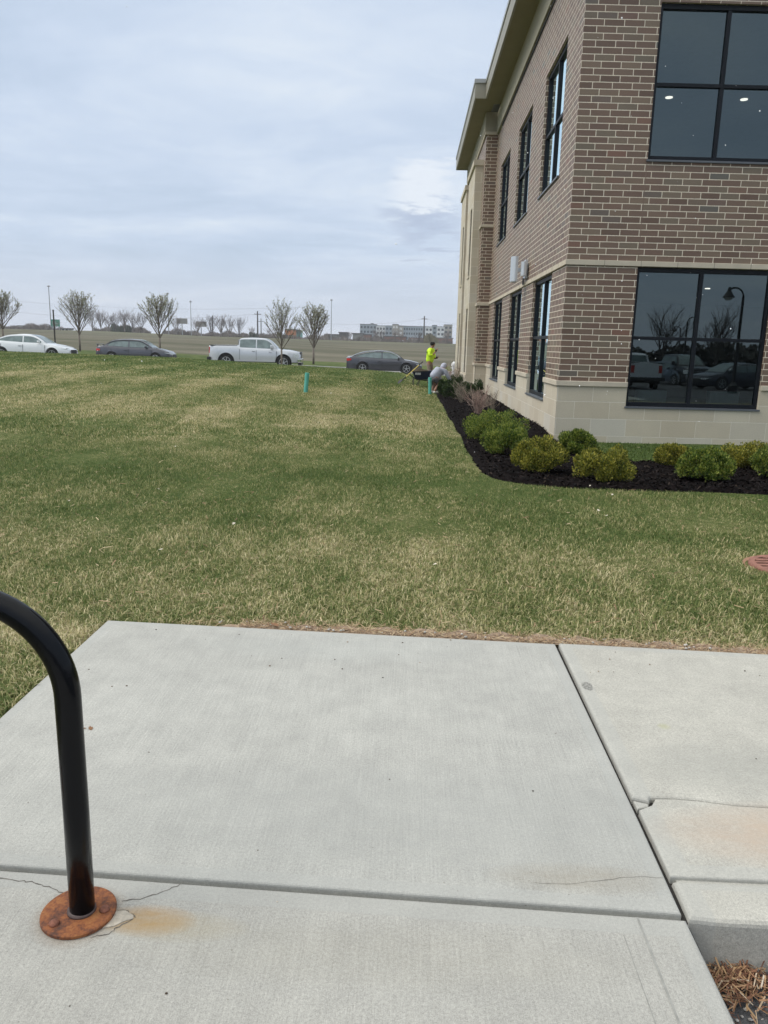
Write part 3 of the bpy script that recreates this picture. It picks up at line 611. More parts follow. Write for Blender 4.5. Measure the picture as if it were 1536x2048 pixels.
# ---------------------------------------------------------------- office building
BLD=tag(empty('office_building',(2.57,13.6,0)),'two storey brown brick office building with cream stone base and black windows','building')
TA=.03          # the right facade falls back by three centimetres in a metre
class Wall:
    """a facade plane; coordinates (s along, z up, d outwards), uv in metres"""
    def __init__(w,o,u,nrm,uo=0): w.o=np.array(o,float); w.u=np.array(u,float)/np.linalg.norm(u); w.n=np.array(nrm,float)/np.linalg.norm(nrm); w.uo=uo
    def p(w,s,z,d=0): q=w.o+w.u*s+w.n*d; return (q[0],q[1],z)
def wallmesh(name,w,s0,s1,z0,z1,holes,m,parent,d=0,rev=.13,revm=None):
    sx_=sorted({s0,s1,*[a for hh in holes for a in hh[:2] if s0<a<s1]}); zs=sorted({z0,z1,*[a for hh in holes for a in hh[2:] if z0<a<z1]})
    vs=[];fs=[];uv=[];mi=[]
    def quad(pts,uvs): n=len(vs); vs.extend(pts); fs.append((n,n+1,n+2,n+3)); uv.extend(uvs)
    for a,b in zip(sx_[:-1],sx_[1:]):
        for c,e in zip(zs[:-1],zs[1:]):
            ms,mz=(a+b)/2,(c+e)/2
            if any(hh[0]<ms<hh[1] and hh[2]<mz<hh[3] for hh in holes): continue
            quad([w.p(a,c,d),w.p(b,c,d),w.p(b,e,d),w.p(a,e,d)],[(a+w.uo,c),(b+w.uo,c),(b+w.uo,e),(a+w.uo,e)])
    for (a,b,c,e) in holes:
        c2,e2=max(c,z0),min(e,z1)
        if e2<=c2: continue
        quad([w.p(a,c2,d),w.p(a,c2,d-rev),w.p(a,e2,d-rev),w.p(a,e2,d)],[(0,c2),(rev,c2),(rev,e2),(0,e2)])
        quad([w.p(b,c2,d-rev),w.p(b,c2,d),w.p(b,e2,d),w.p(b,e2,d-rev)],[(.1,c2),(.1+rev,c2),(.1+rev,e2),(.1,e2)])
        if e<=z1+1e-6: quad([w.p(a,e,d-rev),w.p(b,e,d-rev),w.p(b,e,d),w.p(a,e,d)],[(a,0),(b,0),(b,rev),(a,rev)])
        if c>=z0-1e-6: quad([w.p(a,c,d),w.p(b,c,d),w.p(b,c,d-rev),w.p(a,c,d-rev)],[(a,0),(b,0),(b,rev),(a,rev)])
    me=D.meshes.new(name); me.from_pydata(vs,[],fs); l=me.uv_layers.new(name='UVMap'); l.data.foreach_set('uv',[x for q in uv for x in q]); me.materials.append(m); me.update()
    o=D.objects.new(name,me); COL.objects.link(o); o.parent=parent; o.matrix_parent_inverse=Matrix.Translation(-Vector(parent.location)) if parent else Matrix(); return o
def attach(o,p=None):
    p=p or BLD; o.parent=p; o.matrix_parent_inverse=Matrix.Translation(-Vector(BLD.location)) if p is BLD else Matrix(); return o
def wbox(b,w,s0,s1,z0,z1,d0,d1):
    vs=[w.p(s,z,d) for s in (s0,s1) for z in (z0,z1) for d in (d0,d1)]
    return b.add(vs,[(0,1,3,2),(4,6,7,5),(0,4,5,1),(2,3,7,6),(0,2,6,4),(1,5,7,3)])
WL=Wall((2.57,13.6,0),(0,1,0),(-1,0,0),uo=.11)            # left facade, s runs away from the camera
WR=Wall((2.57,13.6,0),(1,TA,0),(TA,-1,0),uo=.0)          # right facade
TOP=7.96; Z0,Z1,Z2,Z3=.52,2.835,4.50,6.80
lwin=[(1.35,3.55),(5.28,7.48),(9.21,11.41)]; rwin=[(1.188,3.488),(5.20,7.50)]
def holes(ws,lo,hi): return [(a,b,lo,hi) for a,b in ws]
for w,ws,L in ((WL,lwin,12.9),(WR,rwin,9.2)):
    wallmesh('stone_base',w,-.0121,L,-.6,.846,holes(ws,Z0,Z1),STONE,BLD,d=.012)
    wallmesh('brick_wall',w,0,L,.934,2.84,holes(ws,Z0,Z1),BRICK,BLD)
    wallmesh('brick_wall',w,0,L,2.925,TOP,holes(ws,Z2,Z3),BRICK,BLD)
    segs=[0]+[v for q in ws for v in q]+[L]
    for a,c in zip(segs[0::2],segs[1::2]):
        b=MB(); a2=a-((.0449 if w is WL else .0451) if a==0 else 0); wbox(b,w,a2,c,.846,.934,-.12,.045)
        tr=b.build('stone_trim',TRIM); attach(tr); bv=tr.modifiers.new('b','BEVEL'); bv.width=.008; bv.segments=2
    b=MB(); wbox(b,w,-.0299 if w is WL else -.0301,L,2.84,2.925,-.12,.030)
    tr=b.build('belt_course',TRIM); attach(tr); bv=tr.modifiers.new('b','BEVEL'); bv.width=.006; bv.segments=2
    # thin joints between the cast stones of the belt
    s=.62
    while s<min(L,6): b=MB(); wbox(b,w,s-.002,s+.002,2.838,2.927,.0,.0315); s+=.61; attach(b.build('belt_joint',DARKJ))
# control joints in the brickwork
b=MB(); wbox(b,WR,1.178,1.187,2.93,4.47,-.01,.0015); attach(b.build('control_joint',P('tan_sealant',(.20,.14,.11),.9)))
for s in (4.4,8.3):
    b=MB(); wbox(b,WL,s,s+.008,2.93,TOP,-.01,.0015); attach(b.build('control_joint',P('tan_sealant',(.20,.14,.11),.9)))
# corner strip closes the slight opening angle
def window(w,a,b_,z0,z1,mid,bar,sill=True):
    fr=MB(); fw=.055; d0,d1=-.135,-.055
    wbox(fr,w,a,a+fw,z0,z1,d0,d1); wbox(fr,w,b_-fw,b_,z0,z1,d0,d1); wbox(fr,w,a+fw,b_-fw,z1-fw-.02,z1,d0,d1); wbox(fr,w,a+fw,b_-fw,z0,z0+fw+.02,d0,d1)
    wbox(fr,w,mid-.03,mid+.03,z0+.07,z1-.07,d0+.004,d1-.004); 
    for p,q in ((a+fw,mid-.03),(mid+.03,b_-fw)): wbox(fr,w,p,q,bar-.028,bar+.028,d0+.006,d1-.006)
    f=fr.build('window',FRAME); attach(f); bv=f.modifiers.new('b','BEVEL'); bv.width=.003; bv.segments=1
    for (p,q) in ((a+fw,mid-.03),(mid+.03,b_-fw)):
        for (r,s) in ((z0+.07,bar-.028),(bar+.028,z1-.07)):
            pa=MB(); pa.add([w.p(p,r,-.1),w.p(q,r,-.1),w.p(q,s,-.1),w.p(p,s,-.1)],[(0,1,2,3)]); o=pa.build('pane',GLASS,recalc=False); o.parent=f; 
    for ch in f.children: ch.matrix_parent_inverse=Matrix()
    s_=MB(); wbox(s_,w,a-.02,b_+.02,z0-.028,z0+.002,-.13,.035); so=s_.build('sill',SILLM); so.parent=f
    return f
for w,ws in ((WL,lwin),(WR,rwin)):
    for a,c in ws:
        window(w,a,c,Z0,Z1,(a+c)/2-.04 if w is WR else (a+c)/2,1.68); window(w,a,c,Z2,Z3,(a+c)/2-.04 if w is WR else (a+c)/2,5.64)
# interior: floors, ceilings and back walls behind the glass
def room(z0,z1,name):
    b=MB(); x0,x1,y0,y1=2.74,11.7,13.99,26.2
    b.add([(x0,y0,z0),(x1,y0,z0),(x1,y1,z0),(x0,y1,z0)],[(0,1,2,3)]); b.add([(x0,y0,z1),(x1,y0,z1),(x1,y1,z1),(x0,y1,z1)],[(0,3,2,1)])
    b.add([(11.6,y0,z0),(11.6,y1,z0),(11.6,y1,z1),(11.6,y0,z1)],[(0,1,2,3)]); b.add([(x0,26.1,z0),(x1,26.1,z0),(x1,26.1,z1),(x0,26.1,z1)],[(0,1,2,3)])
    o=b.build(name,ROOMM,recalc=False); attach(o); return o
room(.0,2.98,'interior_room'); room(3.9,7.2,'interior_room')
def disc(x,y,z,r=.09):
    attach(MB().lathe([(r,z-.02),(r,z-.001)],20,(x,y,0)).build('ceiling_light',DISCM))
for (px,py,z) in ((1338,196,7.2),(1488,200,7.2),(1397,596,2.98),(1437,632,2.98),(1529,617,2.98),(1415,578,2.98)):
    d=CM@np.array([px-768,1024-py,1550.]); t=(z-.02-1.45)/d[2]; q=np.array([0,0,1.45])+t*d
    if 14<q[1]<26 and q[0]<11.5: disc(q[0],q[1],z,.08 if z>5 else .06)
for (sx0,sx1) in ((1.45,1.95),(2.72,3.22)):
    b=MB(); wbox(b,WR,sx0,sx1,.54,.80,-.36,-.19); attach(b.build('storage_bin',P('pale_teal_bin',(.45,.58,.55),.5)))
# frieze, soffit and roof edge
fr=MB()
fr.box(2.51,2.61,13.2,26.38,8.02,8.66); fr.box(2.61,12,13.5,13.68,8.02,8.66); fr.box(2.145,2.2,26.45,34.5,8.11,8.655)
attach(fr.build('frieze',STUC))
dj=MB(); dj.box(2.545,2.61,13.55,25.2,7.955,8.03); dj.box(2.19,2.3,26.5,34.5,7.99,8.09); attach(dj.build('frieze_reveal',DARKJ))
so=MB(); so.box(2.055,2.7,12.91,25.6,8.66,8.72); so.box(1.735,2.3,25.06,34.54,8.663,8.72); so.box(2.7,12,12.9,14.4,8.66,8.72); attach(so.build('soffit',SOFF))
fa=MB(); fa.box(2.00,2.05,12.9,25.0,8.64,9.05); fa.box(1.68,1.73,25.0,34.6,8.64,9.05); fa.box(1.73,2.05,25.0,25.05,8.64,9.05); fa.box(1.73,2.6,34.55,34.6,8.64,9.05); fa.box(2.05,12,12.85,12.9,8.64,9.05)
attach(fa.build('fascia',FASC))
de=MB(); de.box(1.975,2.08,12.87,24.97,9.05,9.16); de.box(1.655,1.76,24.97,34.63,9.05,9.16); de.box(1.76,2.09,24.965,25.08,9.05,9.16); attach(de.build('roof_edge',DRIP))
rf=MB(); rf.box(2.1,12,12.95,34.5,9.0,9.04); attach(rf.build('roof',P('roof_membrane',(.3,.3,.3),.9)))
# brick pilaster and the wall beyond it
PL=Wall((2.205,26.45,0),(1,0,0),(0,-1,0),uo=.16); PB=Wall((2.205,26.45,0),(0,1,0),(-1,0,0),uo=.05)
for w,L in ((PL,.44),(PB,9.0)):
    wallmesh('stone_base',w,0,L,-.6,.86,[],STONE,BLD,d=.012)
    wallmesh('brick_wall',w,0,L,.94,2.80,[],BRICK,BLD); wallmesh('brick_wall',w,0,L,2.90,5.25,[],BRICK,BLD); wallmesh('brick_wall',w,0,L,5.33,8.0,[],BRICK,BLD)
    e=.37 if w is PL else L
    for z0,z1,dd in ((.86,.94,.05),(2.80,2.90,.05),(5.25,5.33,.05),(8.0,8.10,.05)):
        b=MB(); wbox(b,w,-dd if w is PL else .002,e,z0,z1,-.1,dd)
        tr=b.build('stone_trim',TRIM); attach(tr); bv=tr.modifiers.new('b','BEVEL'); bv.width=.008; bv.segments=2
fx=MB(); fx.box(2.15,2.62,26.39,26.449,8.10,8.655); attach(fx.build('frieze',STUC))
# two cream stone bays with slot windows
for (ya,yb,win) in ((27.15,30.0,(27.75,28.45)),(31.25,33.9,(31.8,32.45))):
    WP=Wall((1.95,ya,0),(0,1,0),(-1,0,0),uo=.2); WS=Wall((1.95,ya,0),(1,0,0),(0,-1,0),uo=.1)
    hs=[(win[0]-ya,win[1]-ya,.57,2.77),(win[0]-ya,win[1]-ya,3.85,6.05)]
    wallmesh('stone_pier',WP,0,yb-ya,-.6,7.25,hs,STONE,BLD,rev=.30); wallmesh('stone_pier',WS,0,.3,-.6,7.25,[],STONE,BLD)
    b=MB(); wbox(b,WP,-.05,yb-ya+.04,7.25,7.42,-.3,.06); tr=b.build('pier_cap',TRIM); attach(tr)
    b=MB(); b.box(1.96,2.2,yb-.01,yb,-.6,7.25); attach(b.build('pier_side',TRIM))
    attach((lambda b:(wbox(b,WP,-.0,yb-ya,.42,.52,0,.03),b)[1])(MB()).build('stone_trim',TRIM)); attach((lambda b:(wbox(b,WP,hs[1][0]-.03,hs[1][1]+.03,3.78,3.85,-.1,.03),b)[1])(MB()).build('sill',TRIM))
    for q in hs:
        f=MB(); wbox(f,WP,q[0],q[0]+.04,q[2],q[3],-.30,-.20); wbox(f,WP,q[1]-.05,q[1],q[2],q[3],-.30,-.03); wbox(f,WP,q[0]+.04,q[1]-.05,q[3]-.05,q[3],-.30,-.20); wbox(f,WP,q[0]+.04,q[1]-.05,q[2],q[2]+.05,-.30,-.20)
        fo=attach(f.build('window',FRAME)); pa=MB(); pa.add([WP.p(q[0],q[2],-.26),WP.p(q[1],q[2],-.26),WP.p(q[1],q[3],-.26),WP.p(q[0],q[3],-.26)],[(0,1,2,3)]); o=pa.build('pane',GLASS,recalc=False); o.parent=fo
        bk=MB(); wbox(bk,WP,q[0]-.1,q[1]+.1,q[2]-.1,q[3]+.1,-.40,-.39); attach(bk.build('interior_wall',ROOMM))
bk=MB(); bk.box(2.3,12,35.4,35.45,-.6,8.6); attach(bk.build('rear_wall',STUC))
# wall lamp on the left facade: tall curved shade, lower box, back plate and neck
lp=attach(MB().box(2.52,2.572,18.16,18.42,2.99,3.40).build('wall_lamp',WLAMP)); 
def wl(mb,name,m=WLAMP,smooth=False):
    o=mb.build(name,m,smooth=smooth); o.parent=lp; o.matrix_parent_inverse=Matrix(); return o
b=MB()
pr=[(.0,.0),(.13,.0)]
def shade(b,cx,cy,r,z0,z1):
    P2=[(cx+r*.55*math.cos(a),cy+r*math.sin(a)) for a in np.linspace(-math.pi/2,-math.pi*3/2,15)]
    b.prism([(cx+.05,cy-r)]+P2+[(cx+.05,cy+r)],z0,z1)
shade(b,2.30,18.30,.17,2.92,3.46); wl(b,'lamp_shade',smooth=False)
b=MB(); shade(b,2.46,18.02,.11,3.03,3.33); wl(b,'lamp_box')
b=MB(); b.box(2.32,2.53,18.24,18.34,3.14,3.22); b.box(2.47,2.53,18.02,18.22,3.14,3.22); wl(b,'neck')
b=MB(); b.tube([(2.50,18.26,3.0),(2.50,18.26,2.86)],.02,8); wl(b,'conduit',SILLM)

# ---------------------------------------------------------------- shrubs
def evergreen(name,loc,wid,hgt,flat,m,n=5200,leafs=.017,seed=1,lumps=30,rz=0,dp=1.0):
    r=np.random.default_rng(seed); root=tag(empty(name,loc,rz))
    # lumpy crown: many small balls of needle sprays spread over an ellipsoid
    th=r.uniform(0,6.283,lumps); ph=np.arccos(r.uniform(-.62,1,lumps)); 
    sxy=np.sin(ph)**(.55 if flat else .8)
    cz=hgt*(.41+.36*np.cos(ph)); C=np.stack([wid*.40*sxy*np.cos(th),wid*.40*dp*sxy*np.sin(th),cz],-1)*r.uniform(.80,1.20,(lumps,1))
    rad=wid*r.uniform(.07,.19,lumps)*r.uniform(.75,1.1,lumps)
    i=r.integers(0,lumps,n); d=r.normal(size=(n,3)); d/=np.linalg.norm(d,axis=1)[:,None]
    rr=rad[i]*r.uniform(.35,1.08,n)**.5; p=C[i]+d*rr[:,None]; p[:,2]=np.maximum(p[:,2],.03+.0*p[:,2])
    # little upright sprays, each a fan of pointed leaves
    u=d*.6+np.array([0,0,.75])+r.normal(size=(n,3))*.35; u/=np.linalg.norm(u,axis=1)[:,None]
    s=np.cross(u,r.normal(size=(n,3))); s/=np.linalg.norm(s,axis=1)[:,None]; L=leafs*r.uniform(.7,1.7,n)[:,None]; Wd=leafs*.30*r.uniform(.7,1.4,n)[:,None]
    V=np.stack([p-s*Wd*.5,p+u*L*.55-s*Wd*1.3,p+u*L*1.3,p+u*L*.55+s*Wd*1.3],1).reshape(-1,3)
    npmesh('foliage',V,np.arange(4*n).reshape(-1,4),m,root)
    b=MB()
    for k in range(16):
        e=C[r.integers(0,lumps)]*.95; b.tube([(0,0,-.02),tuple(e*np.array([.5,.5,.55])+r.normal(size=3)*.02),tuple(e)],[.012,.008,.003],5)
    for k in range(22):
        a=r.uniform(0,6.283); b.tube([(0,0,.02),(wid*.2*math.cos(a),wid*.2*math.sin(a),.05),(wid*.38*math.cos(a),wid*.38*math.sin(a),.10+.05*r.random())],[.006,.004,.002],4)
    b.build('stem',BARK,root); return root
SH=[ # name base pixel x, y ; width height flat material label
 ('S1',(988,880),13.1,.98,.50,1,0,'long flat topped green juniper, farthest of the junipers, beside the wall corner'),
 ('S2',(1018,905),11.3,.74,.52,0,0,'green juniper between the long flat topped one and the nearest yellowish one'),
 ('S3',(1076,947),9.75,.66,.48,0,1,'yellow green juniper at the inner corner of the mulch bed, nearest the lawn edge'),
 ('S4',(1156,905),11.4,.52,.44,0,0,'small green juniper half hidden behind the two yellowish ones, against the stone base'),
 ('S5',(1205,962),9.25,.65,.47,0,1,'widest yellow brown juniper at the front edge of the mulch below the brick corner'),
 ('S6',(1348,932),10.75,.54,.36,0,1,'dull olive juniper at the back of the bed below the lower window'),
 ('S7',(1406,967),9.45,.62,.42,0,0,'rounded green juniper at the front of the bed below the lower window'),
 ('S8',(1492,935),10.75,.70,.36,0,1,'wide olive juniper at the back of the bed near the right edge'),
 ('S9',(1555,955),9.9,.62,.44,0,0,'green juniper cut by the right edge of the picture'),]
for k,(nm,(px,py),Y0,wd,hg,flat,mi,lab) in enumerate(SH):
    q=pix(px,py,Y0); z=float(bedz(q[0],Y0))-.02
    s=evergreen('juniper',(q[0],Y0,z),wd*.97,hg*.90,flat,YEW[mi],n=int(19000 if Y0<12 else 15000),leafs=.020,seed=20+k,lumps=52,dp=1.25 if k==0 else 1.0)
    tag(s,lab,'shrub','low junipers planted in the mulch bed')
for k,(px,Y0,wd,hg,lab) in enumerate([(893,25.6,.58,.60,'dark clipped boxwood ball beside the bending worker'),(908,24.3,.66,.55,'dark clipped boxwood in front of the ball beside the worker'),
    (915,28.3,1.05,.70,'dark clipped boxwood farthest back in the bed'),(938,24.4,.80,.62,'dark clipped boxwood behind the dry grey shrub by the pilaster'),]):
    q=pix(px,790,Y0); z=float(bedz(q[0],Y0))-.02
    s=evergreen('boxwood',(q[0],Y0,z),wd,hg,1,YEW[2],n=7000,leafs=.026,seed=50+k,lumps=40); tag(s,lab,'shrub','clipped dark boxwoods along the wall')
def twiggy(name,loc,wid,hgt,m,n0,seed,wr=1.0):
    r=random.Random(seed); root=empty(name,loc); b=MB()
    def br(p,d,L,rad,dep):
        q=p+d*L*.5+np.array([r.gauss(0,1)*.04,r.gauss(0,1)*.04,.02])*L; e=p+d*L+np.array([r.gauss(0,1)*.08,r.gauss(0,1)*.08,.06])*L
        b.tube([p,q,e],[rad,rad*.85,rad*.6],4,False)
        if dep>0:
            for _ in range(r.choice((2,3))):
                nd_=d*.9+np.array([r.gauss(0,.42),r.gauss(0,.42),r.gauss(.1,.3)]); nd_/=np.linalg.norm(nd_); br(e if r.random()<.6 else q,nd_,L*r.uniform(.55,.8),rad*.62,dep-1)
    for k in range(n0):
        a=r.uniform(0,6.283); t=r.uniform(.1,1.15)*wr; d=np.array([math.cos(a)*t*wid/hgt,math.sin(a)*t*wid/hgt,1.]); d/=np.linalg.norm(d)
        br(np.array([r.gauss(0,.04),r.gauss(0,.04),-.02]),d,hgt*r.uniform(.30,.5),.008*wr,3)
    b.build('branches',m,root); return root
for (px,Y0,wd,hg,m,n0,lab) in ((958,18.6,.50,.66,BARKR,26,'pinkish bare twiggy shrub beside the long flat topped juniper'),(984,19.0,.34,.50,BARKG,14,'small grey bare shrub pressed between the pink twiggy one and the wall'),
    (926,22.2,.50,.66,BARKG,22,'greyish bare shrub in front of the dark boxwoods'),(903,31.3,.62,1.05,BARKR,22,'tall reddish bare shrub behind the bending worker'),(930,30.2,.62,.95,BARKG,18,'tall brown bare shrub at the foot of the stone bay')):
    q=pix(px,800,Y0); s=twiggy('bare_shrub',(q[0],Y0,float(bedz(q[0],Y0))),wd,hg,m,n0,int(px)); tag(s,lab,'shrub','leafless twiggy shrubs')

# ---------------------------------------------------------------- teal pipes
TEAL=P('teal_pipe',(.10,.40,.33),.45,var=.06,vs=3)
def pipe(x,y,hh,lean,lab):
    o=empty('standpipe',(x,y,h(x,y)-.05)); b=MB(); t=np.array([lean,0,1.])
    b.tube([(0,0,0),tuple(t*(hh+.05))],.057,20); b.tube([tuple(t*(hh-.06)),tuple(t*(hh+.055))],.062,20); b.build('pipe',TEAL,o,smooth=False)
    MB().tube([tuple(t*(hh+.055)),tuple(t*(hh+.062))],.050,20).build('cap',P('teal_cap',(.13,.48,.40),.5),o); tag(o,lab,'pipe','upright teal cleanout pipes'); return o
q=pix(611,775,21); pipe(q[0],21,.50,.085,'leaning teal plastic pipe standing alone in the middle of the lawn')
q=pix(860,789,26.4); pipe(q[0],26.4,.55,-.03,'teal plastic pipe standing upright in front of the bending worker')

# ---------------------------------------------------------------- trees
def tree_mesh(seed,ht,spread,trunk,limbs,dep,r0,buds,budsize,nseg=5,vase=.45):
    r=random.Random(seed); tb=MB(); bb=MB(); bud=[]
    def br(p,d,L,rad,k):
        mid=p+d*L*.5+np.array([r.gauss(0,.035),r.gauss(0,.035),.02])*L; d2=d*.85+np.array([0,0,.22]); d2/=np.linalg.norm(d2); e=mid+d2*L*.5
        bb.tube([p,mid,e],[rad,rad*.8,rad*.6],nseg if k>1 else 3,False)
        if k<=2:
            for _ in range(buds): t=r.random(); bud.append(p*(1-t)+e*t+np.array([r.gauss(0,.03),r.gauss(0,.03),r.gauss(0,.03)]))
        if k>0:
            nb=r.choice((3,3,4)) 
            for j in range(nb):
                t=(.35+.65*(j+1)/nb); o_=mid if t<.6 else (mid*(1-(t-.5)*2)+e*(t-.5)*2); a=r.uniform(0,6.283)
                s_=r.uniform(.35,.75); nd_=d2+np.array([math.cos(a)*s_,math.sin(a)*s_,r.uniform(-.05,.2)]); nd_/=np.linalg.norm(nd_); br(o_,nd_,L*r.uniform(.52,.72),rad*.55,k-1)
    tp_=[np.array([0,0,-.1]),np.array([.01,0,trunk*.5]),np.array([0,.01,trunk])]; tb.tube(tp_,[r0*1.25,r0,r0*.85],8)
    for j in range(limbs):
        a=2*math.pi*j/limbs+r.uniform(-.4,.4); s_=r.uniform(.15,1)*vase*(1 if j else .1); st=np.array([0,0,trunk*r.uniform(.82,1.12)]); d=np.array([math.cos(a)*s_,math.sin(a)*s_,1.]); d/=np.linalg.norm(d)
        br(st,d,(ht-trunk)*r.uniform(.42,.52)*(1.0-.25*s_/max(vase,.01)*.4),r0*.5,dep)
    bb.tube([np.array([0,0,trunk]),np.array([0,0,trunk+(ht-trunk)*.5])],[r0*.7,r0*.3],6)
    # narrow or widen the crown to the wanted spread
    a=np.array(bb.v); a[:,:2]*=spread/max(np.percentile(np.hypot(a[:,0],a[:,1]),97),.01); zf=(ht-trunk)/max(np.percentile(a[:,2],99.7)-trunk,.01); a[:,2]=trunk+(a[:,2]-trunk)*zf; k_=spread/max(np.percentile(np.hypot(*np.array(bb.v)[:,:2].T),97),.01); bb.v=[tuple(x) for x in a]
    B=None
    if bud:
        B=np.array(bud); B[:,:2]*=k_; B[:,2]=trunk+(B[:,2]-trunk)*zf
    return tb,bb,B
def make_tree(name,mesh,bark,budm,budsize,seed=0,crown='crown'):
    tb,bb,B=mesh; o=empty(name); tb.build('trunk',bark,o,smooth=True); b_=bb.build(crown if B is None else 'branches',bark,o,recalc=False)
    if B is not None:
        r=np.random.default_rng(seed); n=len(B); u=r.normal(size=(n,3)); u/=np.linalg.norm(u,axis=1)[:,None]; s=np.cross(u,r.normal(size=(n,3))); s/=np.linalg.norm(s,axis=1)[:,None]; L=budsize*r.uniform(.5,1.3,n)[:,None]
        V=np.stack([B-s*L*.55,B+u*L,B+s*L*.55,B-u*L],1).reshape(-1,3); npmesh('crown',V,np.arange(4*n).reshape(-1,4),budm,o)
    return o
def pear_mesh(seed,ht,spread,trunk,nl,nbud,r0=.07):
    r=random.Random(seed); tb=MB(); bb=MB(); bud=[]
    tb.tube([(0,0,-.15),(.01,.0,trunk*.5),(0,0,trunk)],[r0*1.2,r0,r0*.85],8)
    lead=[np.array([0,0,trunk])]; 
    for i in range(6): lead.append(lead[-1]+np.array([r.gauss(0,.03),r.gauss(0,.03),(ht-trunk)*.9/6]))
    bb.tube(lead,[r0*.8*(1-i/6.5) for i in range(7)],5,False)
    hc=(ht-trunk)
    def env(z): u=(z-trunk)/hc; return spread*max(.05,(math.sin(math.pi*min(max(u,0.02),.995)**.72))**.62)
    def twig(p,d,L,rad,k):
        bend=np.array([r.gauss(0,.10),r.gauss(0,.10),.10]); m_=p+d*L*.5; d2=d+bend; d2/=np.linalg.norm(d2); e=m_+d2*L*.5
        bb.tube([p,m_,e],[rad,rad*.8,rad*.5],4 if k>1 else 3,False)
        if k<=1:
            for _ in range(nbud): t=r.uniform(.15,1.05); bud.append((p+(e-p)*t)+np.array([r.gauss(0,.02) for _ in range(3)]))
        if k>0:
            nb=5 if k==2 else 4
            for j in range(nb):
                t=.22+.75*(j+r.random()*.6)/nb; o_=p+(m_-p)*2*t if t<.5 else m_+(e-m_)*(2*t-1); a=r.uniform(0,6.283); nd_=d2*1.0+np.array([math.cos(a)*.62,math.sin(a)*.62,.18]); nd_/=np.linalg.norm(nd_)
                twig(o_,nd_,L*r.uniform(.36,.55)*(1.15-.5*t),rad*.5,k-1)
    for i in range(nl):
        u=(i+r.random()*.7)/nl; z=trunk*.92+hc*.62*u**1.2; a=i*2.4+r.uniform(-.3,.3); f=min(5.9,(z-trunk)/(hc*.9)*6 if z>trunk else 0); p=lead[int(f)]+(lead[min(6,int(f)+1)]-lead[int(f)])*(f-int(f)) if z>trunk else np.array([0,0,z])
        tilt=r.uniform(.40,.78)*(1-.45*u); d=np.array([math.cos(a)*math.sin(tilt),math.sin(a)*math.sin(tilt),math.cos(tilt)]); L=.2
        while L<hc:
            q_=p+d*L
            if math.hypot(q_[0],q_[1])>env(q_[2])*.92 or q_[2]>trunk+hc*.97: break
            L+=.05
        twig(p,d,L,r0*.42*(1-.5*u),2)
    return tb,bb,np.array(bud)
PEARS=[ # px, base Y, top px, spread m, seed, bud size, label
 (8,57.5,586,1.75,3,.055,'budding pear tree cut by the left edge behind the white sedan'),
 (160,57.2,586,1.75,4,.050,'budding pear tree between the white sedan and the grey sedan'),
 (320,58.0,592,1.75,5,.058,'whitish budding pear tree behind the bonnet of the grey sedan'),
 (563,44.2,600,1.05,6,.040,'slim budding pear tree whose trunk stands in front of the pickup'),
 (627,57.4,608,1.45,8,.056,'budding pear tree beyond the road between the pickup and the dark sedan')]
for i,(px,Y0,pyt,sp,sd_,bs,lab) in enumerate(PEARS):
    q=pix(px,700,Y0); zg=h(q[0],Y0)-.15 if Y0<47 else float(FZ(q[0],Y0)); top=pix(px,pyt,Y0)[2]; ht=top-zg
    t=make_tree('pear_tree',pear_mesh(sd_,ht,sp,1.15+(.25 if Y0<47 else 0),30 if Y0>47 else 20,2 if Y0>47 else 2,.07 if Y0>47 else .055),BARK,BUD,bs,sd_); t.location=(q[0],Y0,zg); tag(t,lab,'tree','young pear trees along the street')

